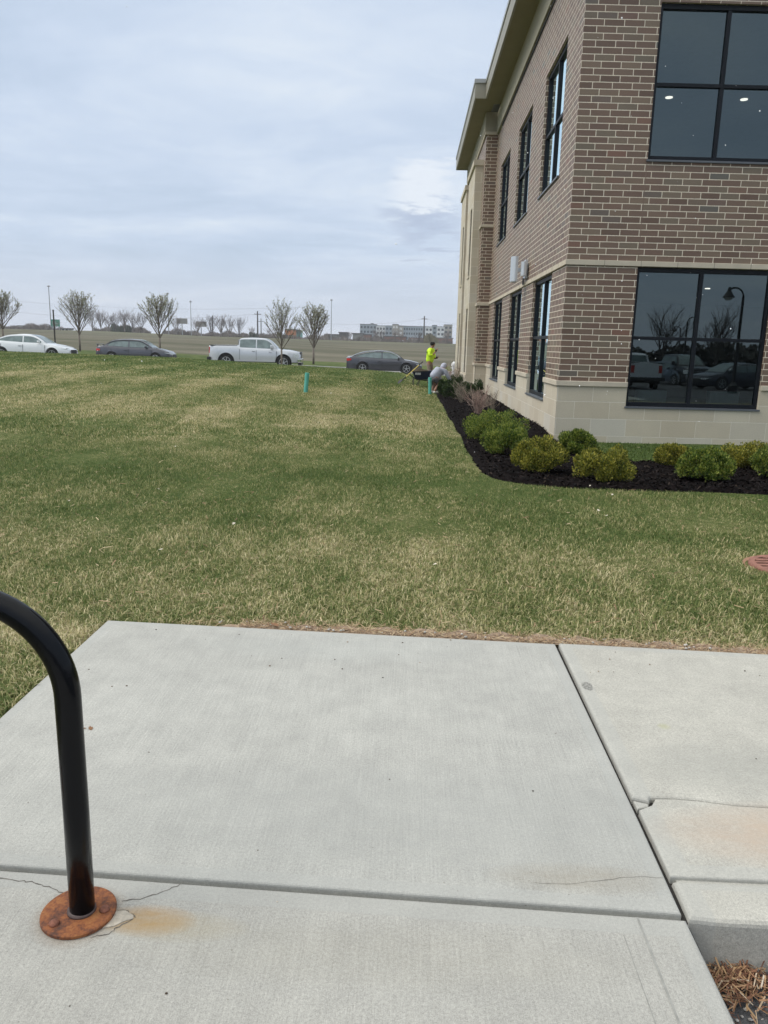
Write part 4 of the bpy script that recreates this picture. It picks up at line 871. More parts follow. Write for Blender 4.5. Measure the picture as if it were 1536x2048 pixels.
# ---------------------------------------------------------------- vehicles
RUB=P('tyre_rubber',(.018,.018,.018),.85,var=.2); RIM=P('alloy_rim',(.42,.43,.44),.35,metal=.5,var=.05); RIMD=P('dark_rim',(.03,.03,.032),.4)
CGL=P('car_glass',(.15,.195,.195),.10,var=.25,vs=3,spec=.6); BLKP=P('black_plastic',(.02,.02,.021),.55)
RED=P('tail_lamp_red',(.50,.02,.02),.2,coat=.8); HL=P('headlamp_lens',(.62,.66,.68),.1,coat=1,var=.3,vs=9); CHR=P('chrome',(.75,.76,.77),.12,metal=1,var=.03)
def paint(name,c,metal=.35): return P(name,c,.32,metal=metal,var=.02,coat=.9)
def car(name,label,loc,rz,L,W_,Ht,pt,deck,roof,arch,zs=.22,pick=False,group='cars standing along the street',spokes=5,tyre=.33,rimdark=False,trim=None,split=None,mirror_m=None,cat='car',strip_m=None):
    """deck: (x,z) outline of bonnet, waist and boot from rear to front; roof: 4 points rear glass foot, roof rear, roof front, windscreen foot"""
    o=tag(empty(name,loc,rz),label,cat,group)
    dx_,dz_=zip(*deck); ax_,rw=arch; hw=W_/2
    st=set(np.linspace(-L/2,L/2,46)); 
    for a in ax_:
        for t in np.linspace(-1,1,17): st.add(a+rw*math.sin(t*math.pi/2))
    st=sorted(st)
    def wid(x):
        e=(L/2-abs(x))/.55; return hw*(1-.20*(1-min(1,max(0,e)))**2)
    def zb(x):
        for a in ax_:
            if abs(x-a)<rw: return max(zs,tyre+math.sqrt(max(rw*rw-(x-a)**2,0))*.98)
        e=min(1,max(0,(L/2-abs(x))/.4)); return zs+.10*(1-e)**2
    b=MB(); rows=[]
    for x in st:
        w=wid(x); zt=np.interp(x,dx_,dz_); z0=zb(x); sh=zt-.06
        pts=[(w*.90,z0),(w*.975,z0+.02),(w*1.0,max(z0+.03,zs+.28)),(w*.995,max(z0+.04,(zs+sh)/2+.1)),(w*.965,max(z0+.05,sh-.02)),(w*.92,max(z0+.06,zt-.012)),(w*.80,max(z0+.065,zt)),(w*.4,zt+.022),(0,zt+.028)]
        rows.append([(x,y,z) for y,z in pts]+[(x,-y,z) for y,z in pts[-2::-1]])
    n=len(rows[0]); vs=[p for r in rows for p in r]; fs=[(i*n+j,i*n+j+1,(i+1)*n+j+1,(i+1)*n+j) for i in range(len(rows)-1) for j in range(n-1)]
    fs+= [tuple(range(n)),tuple(range((len(rows)-1)*n,len(rows)*n))[::-1]]
    b.add(vs,fs)
    # greenhouse
    (xr,_),(xa,za),(xf,zf),(xw,_)=roof; zbl=lambda x:np.interp(x,dx_,dz_)-.01
    w0,w1=hw*.90,hw*.70
    def prof(x):
        if x<xa: t=(x-xr)/(xa-xr); return zbl(xr)+(za-zbl(xr))*math.sin(t*math.pi/2)**(.9 if not pick else .25)
        if x<=xf: t=(x-xa)/(xf-xa); return za+(zf-za)*t+.035*math.sin(math.pi*t)
        t=(xw-x)/(xw-xf); return zbl(xw)+(zf-zbl(xw))*math.sin(t*math.pi/2)**.95
    xs_=np.linspace(xr,xw,34); rows=[]
    def ws(z): t=np.clip((z-zbl(0))/(Ht-zbl(0)),0,1.05); return w0+(w1-w0)*t
    for x in xs_:
        zt=prof(x); base=zbl(x)-.02; pts=[(w0,base)]+[(ws(base+(zt-base)*t),base+(zt-base)*t) for t in (.35,.7,.93)]+[(ws(zt)*.93,zt-.004),(ws(zt)*.5,zt+.012),(0,zt+.016)]
        rows.append([(x,y,z) for y,z in pts]+[(x,-y,z) for y,z in pts[-2::-1]])
    n=len(rows[0]); vs=[p for r in rows for p in r]; b.add(vs,[(i*n+j,i*n+j+1,(i+1)*n+j+1,(i+1)*n+j) for i in range(len(rows)-1) for j in range(n-1)]+[tuple(range(n)),tuple(range((len(rows)-1)*n,len(rows)*n))[::-1]])
    bo=b.build('body',pt,o,smooth=True); bo.modifiers.new('n','EDGE_SPLIT').split_angle=R(38)
    # dark underbody and wheel wells
    ub=MB(); ub.box(-L/2+.15,L/2-.15,-hw*.82,hw*.82,zs-.03,tyre+rw*.95); ub.build('underbody',BLKP,o)
    # side windows
    def side(poly,nm='side_window',m=CGL,off=.006):
        g=MB()
        for sg in (1,-1):
            g=MB(); g.add([(x,sg*(ws(z)+off),z) for x,z in poly],[tuple(range(len(poly)))]); g.build(nm,m,o)
            if strip_m and len(poly)>5: MB().tube([(x,sg*(ws(z)+off+.004),z+.012) for x,z in poly[2:]],.024,5).build('window_trim',strip_m,o)
    spl=split or [(xr+xw)/2]
    mg=.05; lo_=lambda x:zbl(x)+.035
    def top(x): return min(prof(x),max(za,zf))-.085
    edges=[xr+(.30 if not pick else .10)]+spl+[xw-.30]
    for i,(a,c) in enumerate(zip(edges[:-1],edges[1:])):
        a2=a+(.035 if i else 0); c2=c-(.035 if i<len(edges)-2 else 0); xs3=np.linspace(a2,c2,9); 
        poly=[(x,lo_(x)) for x in (a2,c2)]+[(x,max(top(x),lo_(x)+.004)) for x in xs3[::-1]]
        side(poly)
    # windscreen and rear glass, slightly proud of the shell
    def slant(xa_,xb_,nm,inset=.09):
        g=MB(); P1=[]
        for x in np.linspace(xa_,xb_,7):
            z=prof(x); w=ws(z)*.93-inset*.4; sgn=1 if xb_>xf-1e-6 and xa_>0 else -1
            P1.append([(x+sgn*.006,y*w,z+.020-.012*abs(y)**2) for y in (-1,-.5,0,.5,1)])
        v=[p for r in P1 for p in r]; g.add(v,[(i*5+j,i*5+j+1,(i+1)*5+j+1,(i+1)*5+j) for i in range(6) for j in range(4)]); return g.build(nm,CGL,o,smooth=True)
    slant(xf+.10,xw-.06,'windscreen')
    if not pick: slant(xr+.08,xa-.08,'rear_window')
    else:
        g=MB(); g.add([(xr-.02,y*w0*.8,z) for y,z in ((-1,zbl(xr)+.05),(1,zbl(xr)+.05),(.88,Ht-.13),(-.88,Ht-.13))],[(0,1,2,3)]); g.build('rear_window',CGL,o)
    # seams and handles
    for s_ in [edges[0]-(.02 if pick else -.18)]+spl+[xw-.08]:
        for sg in (1,-1):
            g=MB(); g.box(s_-.008,s_+.008,sg*hw*.985-.004,sg*hw*1.002+.004*sg,zs+.12,zbl(s_)-.10); g.build('door_seam',BLKP,o)
    for s_ in spl+[edges[-1]-.02]:
        if s_==edges[-1]-.02 and not pick: s_=spl[0]+.0
        for sg in (1,-1): MB().bbox(s_-.26,s_-.08,min(sg*hw*.985,sg*(hw*.985+.035)),max(sg*hw*.985,sg*(hw*.985+.035)),zbl(s_)-.19,zbl(s_)-.155,.008).build('door_handle',pt if not pick else CHR,o)
    # mirrors
    for sg in (1,-1):
        g=MB(); x=xw-.42; ys=sorted((sg*(hw*.93),sg*(hw*1.13))); k_=1.7 if pick else 1; g.bbox(x-.05,x+.07*k_,ys[0],ys[1],zbl(x)+.02,zbl(x)+.15*k_,.03); g.build('mirror',mirror_m or pt,o,smooth=True)
    # lamps
    zr=np.interp(-L/2+.05,dx_,dz_); zfz=np.interp(L/2-.12,dx_,dz_)
    for sg in (1,-1):
        yy_=lambda x,f:sg*wid(x)*f
        g=MB()
        if pick:
            x0=-L/2-.012; g.bbox(x0,x0+.14,min(yy_(x0,.80),yy_(x0,1.025)),max(yy_(x0,.80),yy_(x0,1.025)),zr-.48,zr-.10,.015)
        else:
            pts=[(-L/2-.010,.55),(-L/2-.006,.90),(-L/2+.05,1.018),(-L/2+.30,1.012)]; v=[(x,yy_(x,f),zr-.06-.02*(i>2)) for i,(x,f) in enumerate(pts)]+[(x,yy_(x,f),zr-.22+.05*(i>2)) for i,(x,f) in enumerate(pts)]
            g.add(v,[(i,i+1,i+5,i+4) for i in range(3)])
        g.build('tail_light',RED,o)
        g=MB(); pts=[(L/2+.012,.50),(L/2-.03,.86),(L/2-.12,1.02),(L/2-.42,1.012)]; hh=.24 if pick else .13; zc=zfz-(.12 if pick else .04)
        v=[(x,yy_(min(x,L/2),f),zc+.02*i) for i,(x,f) in enumerate(pts)]+[(x,yy_(min(x,L/2),f),zc-hh+(.06*i if not pick else .02*i)) for i,(x,f) in enumerate(pts)]
        g.add(v,[(i,i+1,i+5,i+4) for i in range(3)]); g.build('headlight',HL,o)
    g=MB()
    if pick:
        g.bbox(L/2-.04,L/2+.035,-hw*.56,hw*.56,.72,1.10,.02); gr=g.build('grille',BLKP,o)
        for z in (.78,.90,1.02): MB().bbox(L/2+.0,L/2+.055,-hw*.52,hw*.52,z-.02,z+.02,.01).build('grille_bar',CHR,gr)
        MB().bbox(L/2-.20,L/2+.10,-hw*.95,hw*.95,.42,.68,.05).build('front_bumper',CHR,o); MB().bbox(L/2-.16,L/2+.07,-hw*.9,hw*.9,.28,.41,.03).build('air_dam',BLKP,o)
        MB().bbox(-L/2-.13,-L/2+.10,-hw*.97,hw*.97,.48,.68,.04).build('rear_bumper',trim or BLKP,o)
        MB().bbox(-L/2+.05,xr-.06,-hw*.93,hw*.93,zr-.012,zr+.030,.01).build('bed_rail',BLKP,o)
        for a in ax_:
            for sg in (1,-1):
                g=MB(); v=[]; 
                for t in np.linspace(0,math.pi,17): 
                    for rr_ in (rw*.97,rw*1.06): v.append((a+rr_*math.cos(t),sg*(hw*1.012),tyre+rr_*math.sin(t)))
                g.add(v,[(2*i,2*i+1,2*i+3,2*i+2) for i in range(16)]); g.build('wheel_flare',BLKP,o)
    else:
        g.bbox(L/2-.04,L/2+.018,-hw*.5,hw*.5,.36,.60,.02); g.build('grille',BLKP,o)
        g=MB(); g.bbox(-L/2-.015,-L/2+.06,-hw*.7,hw*.7,.25,.36,.02); g.build('rear_valance',BLKP,o)
    # wheels
    for a in ax_:
        for sg in (1,-1):
            yc=sg*(hw*.90); wh=MB(); wdt=.11; wh.lathe([(tyre*.62,-wdt),(tyre*.94,-wdt),(tyre,-wdt*.7),(tyre,wdt*.7),(tyre*.94,wdt),(tyre*.62,wdt),(tyre*.60,0),(tyre*.62,-wdt)],28,(0,0,0),'y',cap=False); w_=wh.build('wheel',RUB,o,smooth=False); w_.location=(a,yc,tyre)
            rm=MB(); so_=sg*wdt; rm.lathe([(tyre*.60,so_*1.0),(tyre*.67,so_*1.02),(tyre*.67,so_*.9),(tyre*.60,so_*.9),(tyre*.60,so_)],28,(0,0,0),'y',cap=False); rm.lathe([(0,so_*1.0),(tyre*.17,so_*1.0),(tyre*.17,so_*.7),(0,so_*.7)],14,(0,0,0),'y')
            for k in range(spokes):
                an=2*math.pi*k/spokes+.3; rm.obox((tyre*.40*math.cos(an),so_*.90,tyre*.40*math.sin(an)),((math.cos(an),0,math.sin(an)),(0,1,0),(-math.sin(an),0,math.cos(an))),(tyre*.26,.012,tyre*(.05 if spokes<8 else .04)))
            rm.build('rim',RIM,w_); MB().lathe([(0,so_*.55),(tyre*.62,so_*.55),(tyre*.62,so_*.5),(0,so_*.5)],24,(0,0,0),'y').build('brake_disc',BLKP,w_)
    return o
def road_pose(px,Y0,back=0):
    q=pix(px,715,Y0); return (q[0],Y0,float(roadz(q[0])))
AZ=math.atan(.12)-.04
WHT=paint('white_paint',(.72,.74,.76),.0); GRY=paint('grey_paint',(.075,.075,.088),.35); SIL=paint('silver_paint',(.54,.56,.59),.35); DGR=paint('dark_grey_paint',(.055,.057,.070),.35)
# white sports sedan, long bonnet
whitecar=car('sedan','white low sedan cut by the left edge, farthest left of the row of parked vehicles',road_pose(66,46.6),AZ,4.85,1.85,1.43,WHT,
 [(-2.43,.80),(-2.30,.98),(-1.75,1.03),(-.9,.98),(.6,.94),(.95,.95),(1.6,.86),(2.15,.74),(2.43,.55)],[(-1.95,1.0),(-.75,1.40),(.10,1.41),(1.15,.96)],((-1.45,1.46),.37),split=[-.20])
car('sedan','mid grey small sedan with a rear spoiler, between the white sedan and the pickup',road_pose(274.5,48.9),AZ,4.62,1.76,1.46,GRY,
 [(-2.31,.86),(-2.2,1.00),(-1.75,1.03),(-.9,.97),(.7,.94),(1.05,.96),(1.6,.88),(2.1,.76),(2.31,.56)],[(-1.82,1.0),(-.95,1.42),(.15,1.44),(1.18,.96)],((-1.33,1.33),.36),split=[-.28],spokes=7,strip_m=BLKP)
for c in COL.objects:
    if c.get('label','').startswith('mid grey small'):
        sp=MB(); sp.bbox(-2.33,-2.12,-.62,.62,1.10,1.135,.012); sp.bbox(-2.25,-2.18,-.60,-.55,1.0,1.11,.008); sp.bbox(-2.25,-2.18,.55,.60,1.0,1.11,.008); sp.build('spoiler',GRY,c)
truck=car('pickup_truck','silver crew cab pickup truck with chrome bumper and black wheel flares',road_pose(513,49.2),AZ,5.85,2.03,1.88,SIL,
 [(-2.92,1.36),(-2.85,1.38),(-1.05,1.39),(-.95,1.27),(1.0,1.24),(1.35,1.22),(2.2,1.17),(2.8,1.06),(2.92,.90)],[(-1.05,1.3),(-.86,1.84),(.55,1.86),(1.48,1.22)],((-1.83,1.83),.50),zs=.42,pick=True,tyre=.42,spokes=6,split=[.10],trim=BLKP,group='cars standing along the street',cat='pickup'); truck.scale=(.955,.97,.985)
dcar=car('sedan','dark grey fastback sedan beside the worker in the yellow jacket',road_pose(768,51.8),AZ,4.90,1.86,1.45,DGR,
 [(-2.45,.92),(-2.36,1.04),(-1.9,1.03),(-1.0,.97),(.7,.92),(1.05,.94),(1.7,.86),(2.2,.74),(2.45,.54)],[(-2.15,1.02),(-.75,1.42),(.15,1.43),(1.32,.94)],((-1.42,1.42),.39),split=[-.16],tyre=.345,spokes=5,strip_m=CHR)


# the parking lot behind the camera, seen mirrored in the ground floor window
def lotz(y): return float(np.interp(y,[-90,-14,1.8],[-.9,-.46,-.15]))
def place(o,label,x,y,rz): o.location=(x,y,lotz(y)); o.rotation_euler=(0,0,rz); tag(o,label,o['category'],'vehicles in the parking lot behind the camera'); return o
def repaint(o,m,old):
    for ch in o.children:
        if ch.data and ch.data.materials and ch.data.materials[0]==old: ch.data=ch.data.copy(); ch.data.materials[0]=m
def mirror(px,Dp):
    v=pix(px,700,Dp)[:2]; n_=np.array([TA,-1.])/math.hypot(TA,1); d=(v-np.array([2.57,13.6])).dot(n_); w_=v-2*d*n_; return w_[0],w_[1]
t2=copy_tree(truck); place(t2,'white pickup truck seen tail first as a reflection in the lower window',*(lambda p:(p[0],p[1]-2.95))(mirror(1298,39.7)),R(-92)); repaint(t2,WHT,SIL)
t3=copy_tree(truck); place(t3,'black pickup truck seen nose first as a reflection in the lower window',*(lambda p:(p[0],p[1]-2.95))(mirror(1408,47)),R(86)); repaint(t3,paint('black_paint',(.012,.013,.016),.2),SIL)
t4=copy_tree(dcar); place(t4,'dark sedan mirrored near the right edge of the lower window',*mirror(1478,44),R(168)); repaint(t4,paint('navy_paint',(.02,.025,.04),.4),DGR)
t5=copy_tree(whitecar); place(t5,'silver sedan seen as a faint reflection between the two pickups',*mirror(1357,50),R(80)); repaint(t5,paint('blue_grey_paint',(.10,.13,.17),.4),WHT)
def street_lamp(x,y,rz,lab):
    o=tag(empty('street_lamp',(x,y,lotz(y)),rz),lab,'street lamp','black gooseneck lamps in the parking lot'); M_=P('black_lamp_paint',(.012,.012,.013),.5)
    MB().tube([(0,0,0),(0,0,2.0),(0,0,4.5)],[.10,.075,.06],14).build('pole',M_,o); MB().lathe([(0,0),(.22,0),(.22,.35),(.12,.5),(.1,.52)],16).build('base',M_,o)
    MB().tube([(0,0,4.4)]+[(.42-.42*math.cos(a),0,4.45+.42*math.sin(a)) for a in np.linspace(0,2.2,14)],.04,8).build('arm',M_,o)
    MB().lathe([(.04,4.90),(.07,4.85),(.10,4.70),(.26,4.46),(.27,4.42),(.22,4.44),(.06,4.66),(0,4.68)],20,(.70,0,0)).build('lamp_shade',M_,o); MB().lathe([(0,4.28),(.12,4.30),(.19,4.38),(.20,4.44),(0,4.44)],16,(.70,0,0)).build('lens',P('frosted_lens',(.7,.7,.66),.3),o)
street_lamp(*mirror(1478,38),R(180),'nearest black gooseneck lamp, mirrored large in the right window pane')
street_lamp(*mirror(1371,65),R(0),'black gooseneck lamp mirrored in the left pane, right of the bare tree')
street_lamp(*mirror(1359,85),R(180),'farthest and smallest black gooseneck lamp mirrored in the lower window')
for (x,y,ht,sd_,lab) in ((*mirror(1332,76),6.6,41,'bare tree mirrored in the left pane of the lower window'),(*mirror(1438,77),7.0,42,'bare tree mirrored in the right pane of the lower window')):
    t=make_tree('bare_tree',tree_mesh(sd_,ht,2.4,1.0,7,3,.12,0,0,vase=.5),P('dark_bark',(.05,.045,.04),.9),None,0,sd_); t.location=(x,y,lotz(y)); tag(t,lab,'tree','bare trees behind the parking lot')
hn=9000; hx=rng.uniform(-20,75,hn); hy=rng.uniform(-66,-60,hn); hz_=lotz(-62)+rng.random(hn)*(2.7+.5*np.sin(hx*.35)+.3*np.sin(hx*1.3))
tag(scatter_quads('hedgerow',hx,hy,hz_,.45,.2,1.4,P('hedgerow_dark',(.035,.035,.028),.95,var=.4,vs=.5)),'dark leafless hedgerow behind the parking lot, seen mirrored in the window','hedgerow',kind='stuff')

# ---------------------------------------------------------------- people
def skin(name,chains,m,parent,sub=2,root=0):
    """chains: list of [(x,y,z,r),...]; first point of a chain may equal an existing point to branch from it"""
    V=[];E_=[];Rr_=[];idx={}
    for ch in chains:
        pv=None
        for (x,y,z,r) in ch:
            k=(round(x,3),round(y,3),round(z,3))
            if k not in idx: idx[k]=len(V); V.append((x,y,z)); Rr_.append(r)
            i=idx[k]
            if pv is not None and pv!=i: E_.append((pv,i))
            pv=i
    me=D.meshes.new(name); me.from_pydata(V,E_,[]); me.materials.append(m); o=D.objects.new(name,me); COL.objects.link(o); o.parent=parent
    md=o.modifiers.new('skin','SKIN'); md.use_smooth_shade=True
    if not me.skin_vertices: me.attributes.new('skin','FLOAT_VECTOR','POINT')
    for i,r in enumerate(Rr_):
        rr=r if hasattr(r,'__len__') else (r,r); me.skin_vertices[0].data[i].radius=rr; me.skin_vertices[0].data[i].use_root=(i==root)
    s=o.modifiers.new('sub','SUBSURF'); s.levels=sub; s.render_levels=sub; return o
SKN=P('skin',(.32,.17,.115),.6,var=.08); SKD=P('dark_glove',(.02,.018,.018),.7); HIV=P('hi_vis_yellow',(.62,.92,.03),.7,var=.10,vs=9,bump=.5,bs=14); KHK=P('khaki_trousers',(.23,.18,.14),.9,var=.2,vs=8,bump=.4,bs=20)
HOOD=P('pale_grey_hoodie',(.40,.42,.50),.9,var=.12,vs=9,bump=.5,bs=16); SHRT=P('dark_grey_shorts',(.075,.07,.075),.9,var=.3,vs=8); CAPM=P('black_knit',(.012,.011,.011),.9); SHOE=P('white_shoe',(.62,.62,.58),.6); BOOT=P('dark_boot',(.04,.03,.025),.7)
def hand(p,d,palm,s=1.0):
    """five unequal curled fingers growing from a palm"""
    p=np.array(p);d=np.array(d,float);d/=np.linalg.norm(d);n=np.array(palm,float);n/=np.linalg.norm(n);w=np.cross(d,n);ch=[];c=p+d*.05*s
    ch.append([(*p,.024),(*c,.030)])
    for k,(off,L) in enumerate(((-.030,.066),(-.010,.076),(.010,.070),(.028,.056))):
        b0=c+d*.035*s+w*off*s; b1=b0+d*L*.5*s+n*.012*s; b2=b1+d*L*.25*s+n*.026*s; ch.append([(*c,.030),(*b0,.011),(*b1,.009),(*b2,.007)])
    t0=p+d*.02*s-w*.034*s; t1=t0+d*.03*s-w*.016*s+n*.014*s; ch.append([(*p,.024),(*t0,.013),(*t1,.009)]); return ch
# worker 1 : stands facing +X, looking down, one hand near the chest, the other at the belly
q=pix(859,740,33.0); P1=tag(empty('person',(q[0],33.0,h(q[0],33.0)),R(-25)),'standing person in a hi-vis yellow jacket and black cap looking down behind the wheelbarrow','person')
A=[[(0,0,.93,(.13,.15)),(0,0,1.10,(.12,.15)),(.02,0,1.28,(.13,.18)),(.05,0,1.42,(.09,.13)),(.08,0,1.50,.055),(.105,0,1.56,.075),(.12,0,1.64,(.095,.08)),(.11,0,1.70,.06)],
 [(.12,0,1.64,(.095,.08)),(.19,0,1.615,.035)],
 [(.05,0,1.42,(.09,.13)),(.04,.18,1.40,.058),(.06,.24,1.15,.045),(.17,.17,1.06,.036),(.24,.10,1.09,.026)],
 [(.05,0,1.42,(.09,.13)),(.04,-.18,1.40,.058),(.10,-.25,1.17,.045),(.22,-.16,1.24,.036),(.27,-.08,1.35,.026)],
 [(0,0,.93,(.13,.15)),(0,.10,.86,.09),(.03,.11,.50,.062),(-.01,.11,.10,.042),(.02,.115,.05,.04),(.15,.12,.035,.035)],
 [(0,0,.93,(.13,.15)),(0,-.10,.86,.09),(.05,-.11,.50,.062),(.02,-.11,.10,.042),(.05,-.115,.05,.04),(.18,-.12,.035,.035)]]
A+=hand((.24,.10,1.09),(1,-.5,.2),(0,-.3,1)); A+=hand((.27,-.08,1.35),(.6,.3,1),(-.2,.9,.2))

skin('body',A,SKN,P1,1)
skin('jacket',[[(0,0,.86,(.175,.19)),(0,0,1.05,(.17,.19)),(.02,0,1.26,(.165,.21)),(.05,0,1.42,(.12,.16)),(.07,0,1.49,.085)],
 [(.05,0,1.42,(.12,.16)),(.04,.19,1.40,.088),(.06,.26,1.15,.075),(.15,.18,1.06,.058)],[(.05,0,1.42,(.12,.16)),(.04,-.19,1.40,.088),(.10,-.27,1.17,.075),(.20,-.17,1.23,.058)]],HIV,P1)
skin('trousers',[[(0,0,.92,(.14,.165)),(0,0,.86,(.13,.16))],[(0,0,.86,(.13,.16)),(0,.10,.78,.105),(.03,.11,.48,.082),(-.01,.11,.12,.068)],[(0,0,.86,(.13,.16)),(0,-.10,.78,.105),(.05,-.11,.48,.082),(.02,-.11,.12,.068)]],KHK,P1)
skin('cap',[[(.06,0,1.575,(.085,.08)),(.085,0,1.645,(.118,.102)),(.09,0,1.70,(.112,.098)),(.09,0,1.745,.08)],[(.085,0,1.645,(.118,.102)),(.20,0,1.665,(.05,.018))]],CAPM,P1)
for yb,xb in ((.11,0.),(-.11,.03)): skin('boot',[[(xb-.03,yb,.14,.055),(xb-.02,yb,.055,.052),(xb+.10,yb,.045,.046),(xb+.17,yb,.04,.036)]],BOOT,P1,1)
for ch in (([(.24,.10,1.09,.040),(.27,.08,1.10,.055),(.30,.065,1.11,.052),(.32,.06,1.12,.034)]),([(.27,-.08,1.34,.040),(.285,-.07,1.38,.052),(.295,-.06,1.41,.048),(.30,-.055,1.43,.032)])): skin('glove',[ch],SKD,P1,1)
# face: brow, eyes, nose, mouth
fc=MB(); 
for s_ in (1,-1): fc.lathe([(0,-.006),(.012,0),(0,.006)],8,(.203,s_*.032,1.625),'x')
fc.build('eyes',P('eye_dark',(.02,.015,.012),.4),P1)
# worker 2 : crouched and bent forward over the bed, hood up
q=pix(866,788,27.2); P2=tag(empty('person',(q[0]-.02,27.2,h(q[0],27.2)),R(38)),'crouching person in a pale grey hooded sweatshirt and dark shorts bending over the shrubs','person')
B_=[[(0,0,.50,(.14,.16)),(.12,0,.62,(.13,.15)),(.27,0,.74,(.12,.17)),(.38,0,.80,(.10,.13)),(.45,0,.86,.055),(.49,0,.91,.08),(.52,0,.97,.085),(.51,0,1.02,.06)],
 [(.38,0,.80,(.10,.13)),(.38,.19,.76,.055),(.50,.23,.52,.042),(.64,.18,.32,.032),(.68,.16,.27,.025)],
 [(.38,0,.80,(.10,.13)),(.38,-.19,.76,.055),(.52,-.24,.52,.042),(.66,-.18,.34,.032),(.70,-.16,.29,.025)],
 [(0,0,.50,(.14,.16)),(.0,.11,.47,.09),(.24,.14,.40,.062),(.08,.13,.10,.045),(.10,.13,.05,.04),(.22,.13,.035,.035)],
 [(0,0,.50,(.14,.16)),(.0,-.11,.47,.09),(.17,-.14,.36,.062),(-.02,-.13,.10,.045),(.0,-.13,.05,.04),(.12,-.13,.035,.035)],[(.52,0,.97,.085),(.585,0,.94,.03)]]
B_+=hand((.68,.16,.27),(.5,0,-1),(-1,0,0)); B_+=hand((.70,-.16,.29),(.5,0,-1),(-1,0,0))
skin('body',B_,SKN,P2,1)
skin('hoodie',[[(-.06,0,.50,(.15,.18)),(.10,0,.63,(.165,.19)),(.26,0,.75,(.155,.21)),(.38,0,.81,(.125,.16))],[(.38,0,.81,(.125,.16)),(.37,.20,.76,.088),(.49,.245,.54,.07),(.61,.19,.36,.052)],[(.38,0,.81,(.125,.16)),(.37,-.20,.76,.088),(.51,-.255,.54,.07),(.63,-.19,.38,.052)]],HOOD,P2)
skin('hood',[[(.36,0,.84,.09),(.44,0,.90,.105),(.49,0,.975,.112),(.475,0,1.05,.075)]],HOOD,P2)
skin('shorts',[[(-.02,0,.55,(.165,.18)),(.0,0,.46,(.15,.18))],[(.0,0,.46,(.15,.18)),(.02,.12,.46,.115),(.20,.14,.41,.095)],[(.0,0,.46,(.15,.18)),(.02,-.12,.46,.115),(.14,-.14,.38,.095)]],SHRT,P2)
for yb,xb in ((.13,.08),(-.13,-.02)): skin('shoe',[[(xb-.03,yb,.075,.05),(xb-.01,yb,.05,.052),(xb+.10,yb,.045,.048),(xb+.17,yb,.04,.036)]],SHOE,P2,1)

# ---------------------------------------------------------------- wheelbarrow, its load and the shovel
NAVY=P('navy_plastic_tub',(.012,.018,.055),.45,var=.2); STL=P('black_steel_tube',(.02,.02,.022),.45)
q=pix(842,772,30.6); wz=h(q[0],30.6); WB=tag(empty('wheelbarrow',(q[0],30.6,wz),R(4)),'navy blue wheelbarrow heaped with mulch between the shovel and the two workers','wheelbarrow')
tb_=MB(); lo4=[(-.24,-.20,.27),(.26,-.20,.27),(.26,.20,.27),(-.24,.20,.27)]; hi4=[(-.36,-.33,.56),(.46,-.33,.60),(.46,.33,.60),(-.36,.33,.56)]; hi4b=[(-.385,-.355,.565),(.485,-.355,.605),(.485,.355,.605),(-.385,.355,.565)]; ins=[(x*.93,y*.93,z-.012) for x,y,z in hi4]; insl=[(x*.9,y*.9,z+.03) for x,y,z in lo4]
tb_.add(lo4+hi4+hi4b+ins+insl,[(0,1,2,3)]+[(i,(i+1)%4,(i+1)%4+4,i+4) for i in range(4)]+[(i+4,(i+1)%4+4,(i+1)%4+8,i+8) for i in range(4)]+[(i+8,(i+1)%4+8,(i+1)%4+12,i+12) for i in range(4)]+[(i+12,(i+1)%4+12,(i+1)%4+16,i+16) for i in range(4)]+[(16,17,18,19)])
tb=tb_.build('tub',NAVY,WB); bv=tb.modifiers.new('b','BEVEL'); bv.width=.02; bv.segments=2
lb=MB(); lb.add([(-.265,-.300,.44),(-.05,-.300,.44),(-.05,-.321,.52),(-.265,-.321,.52)],[(0,1,2,3)]); lb.build('sticker',P('pale_sticker',(.50,.52,.56),.5,var=.5,vs=25),tb,recalc=False)
for s_ in (1,-1):
    MB().tube([(-.75,s_*.28,.53),(-.45,s_*.26,.42),(-.2,s_*.22,.26),(.3,s_*.10,.22),(.55,s_*.06,.19)],.017,8).build('handle',STL,WB,smooth=True)
    MB().tube([(-.78,s_*.28,.545),(-.62,s_*.275,.485)],.024,8).build('grip',BLKP,WB)
    MB().tube([(-.30,s_*.23,.30),(-.32,s_*.24,.02),(-.16,s_*.24,.015),(-.05,s_*.20,.25)],.014,8).build('leg',STL,WB,smooth=True)
whb=MB(); whb.lathe([(.11,-.045),(.175,-.045),(.19,-.03),(.19,.03),(.175,.045),(.11,.045)],22,(0,0,0),'y'); w_=whb.build('wheel',RUB,WB); w_.location=(.56,0,.19); MB().lathe([(0,-.035),(.11,-.035),(.11,.035),(0,.035)],16,(0,0,0),'y').build('rim',RIM,w_)
w2=copy_tree(w_,WB) if False else None
hp=[];n1_=22
Xh,Yh=np.meshgrid(np.linspace(-.33,.43,26),np.linspace(-.30,.30,20)); Zh=.50+.20*np.exp(-((Xh+.12)/.22)**2-(Yh/.2)**2)+.10*np.exp(-((Xh-.2)/.18)**2-(Yh/.2)**2)+rng.uniform(-.012,.012,Xh.shape)
hpo=grid('mulch_heap',Xh,Yh,Zh,P('olive_brown_mulch',(.055,.045,.028),.95,var=.6,vs=30,bump=1,bs=50)); hpo.location=WB.location; hpo.rotation_euler=WB.rotation_euler; tag(hpo,'dark brown heap of mulch piled in the navy wheelbarrow','mulch heap')
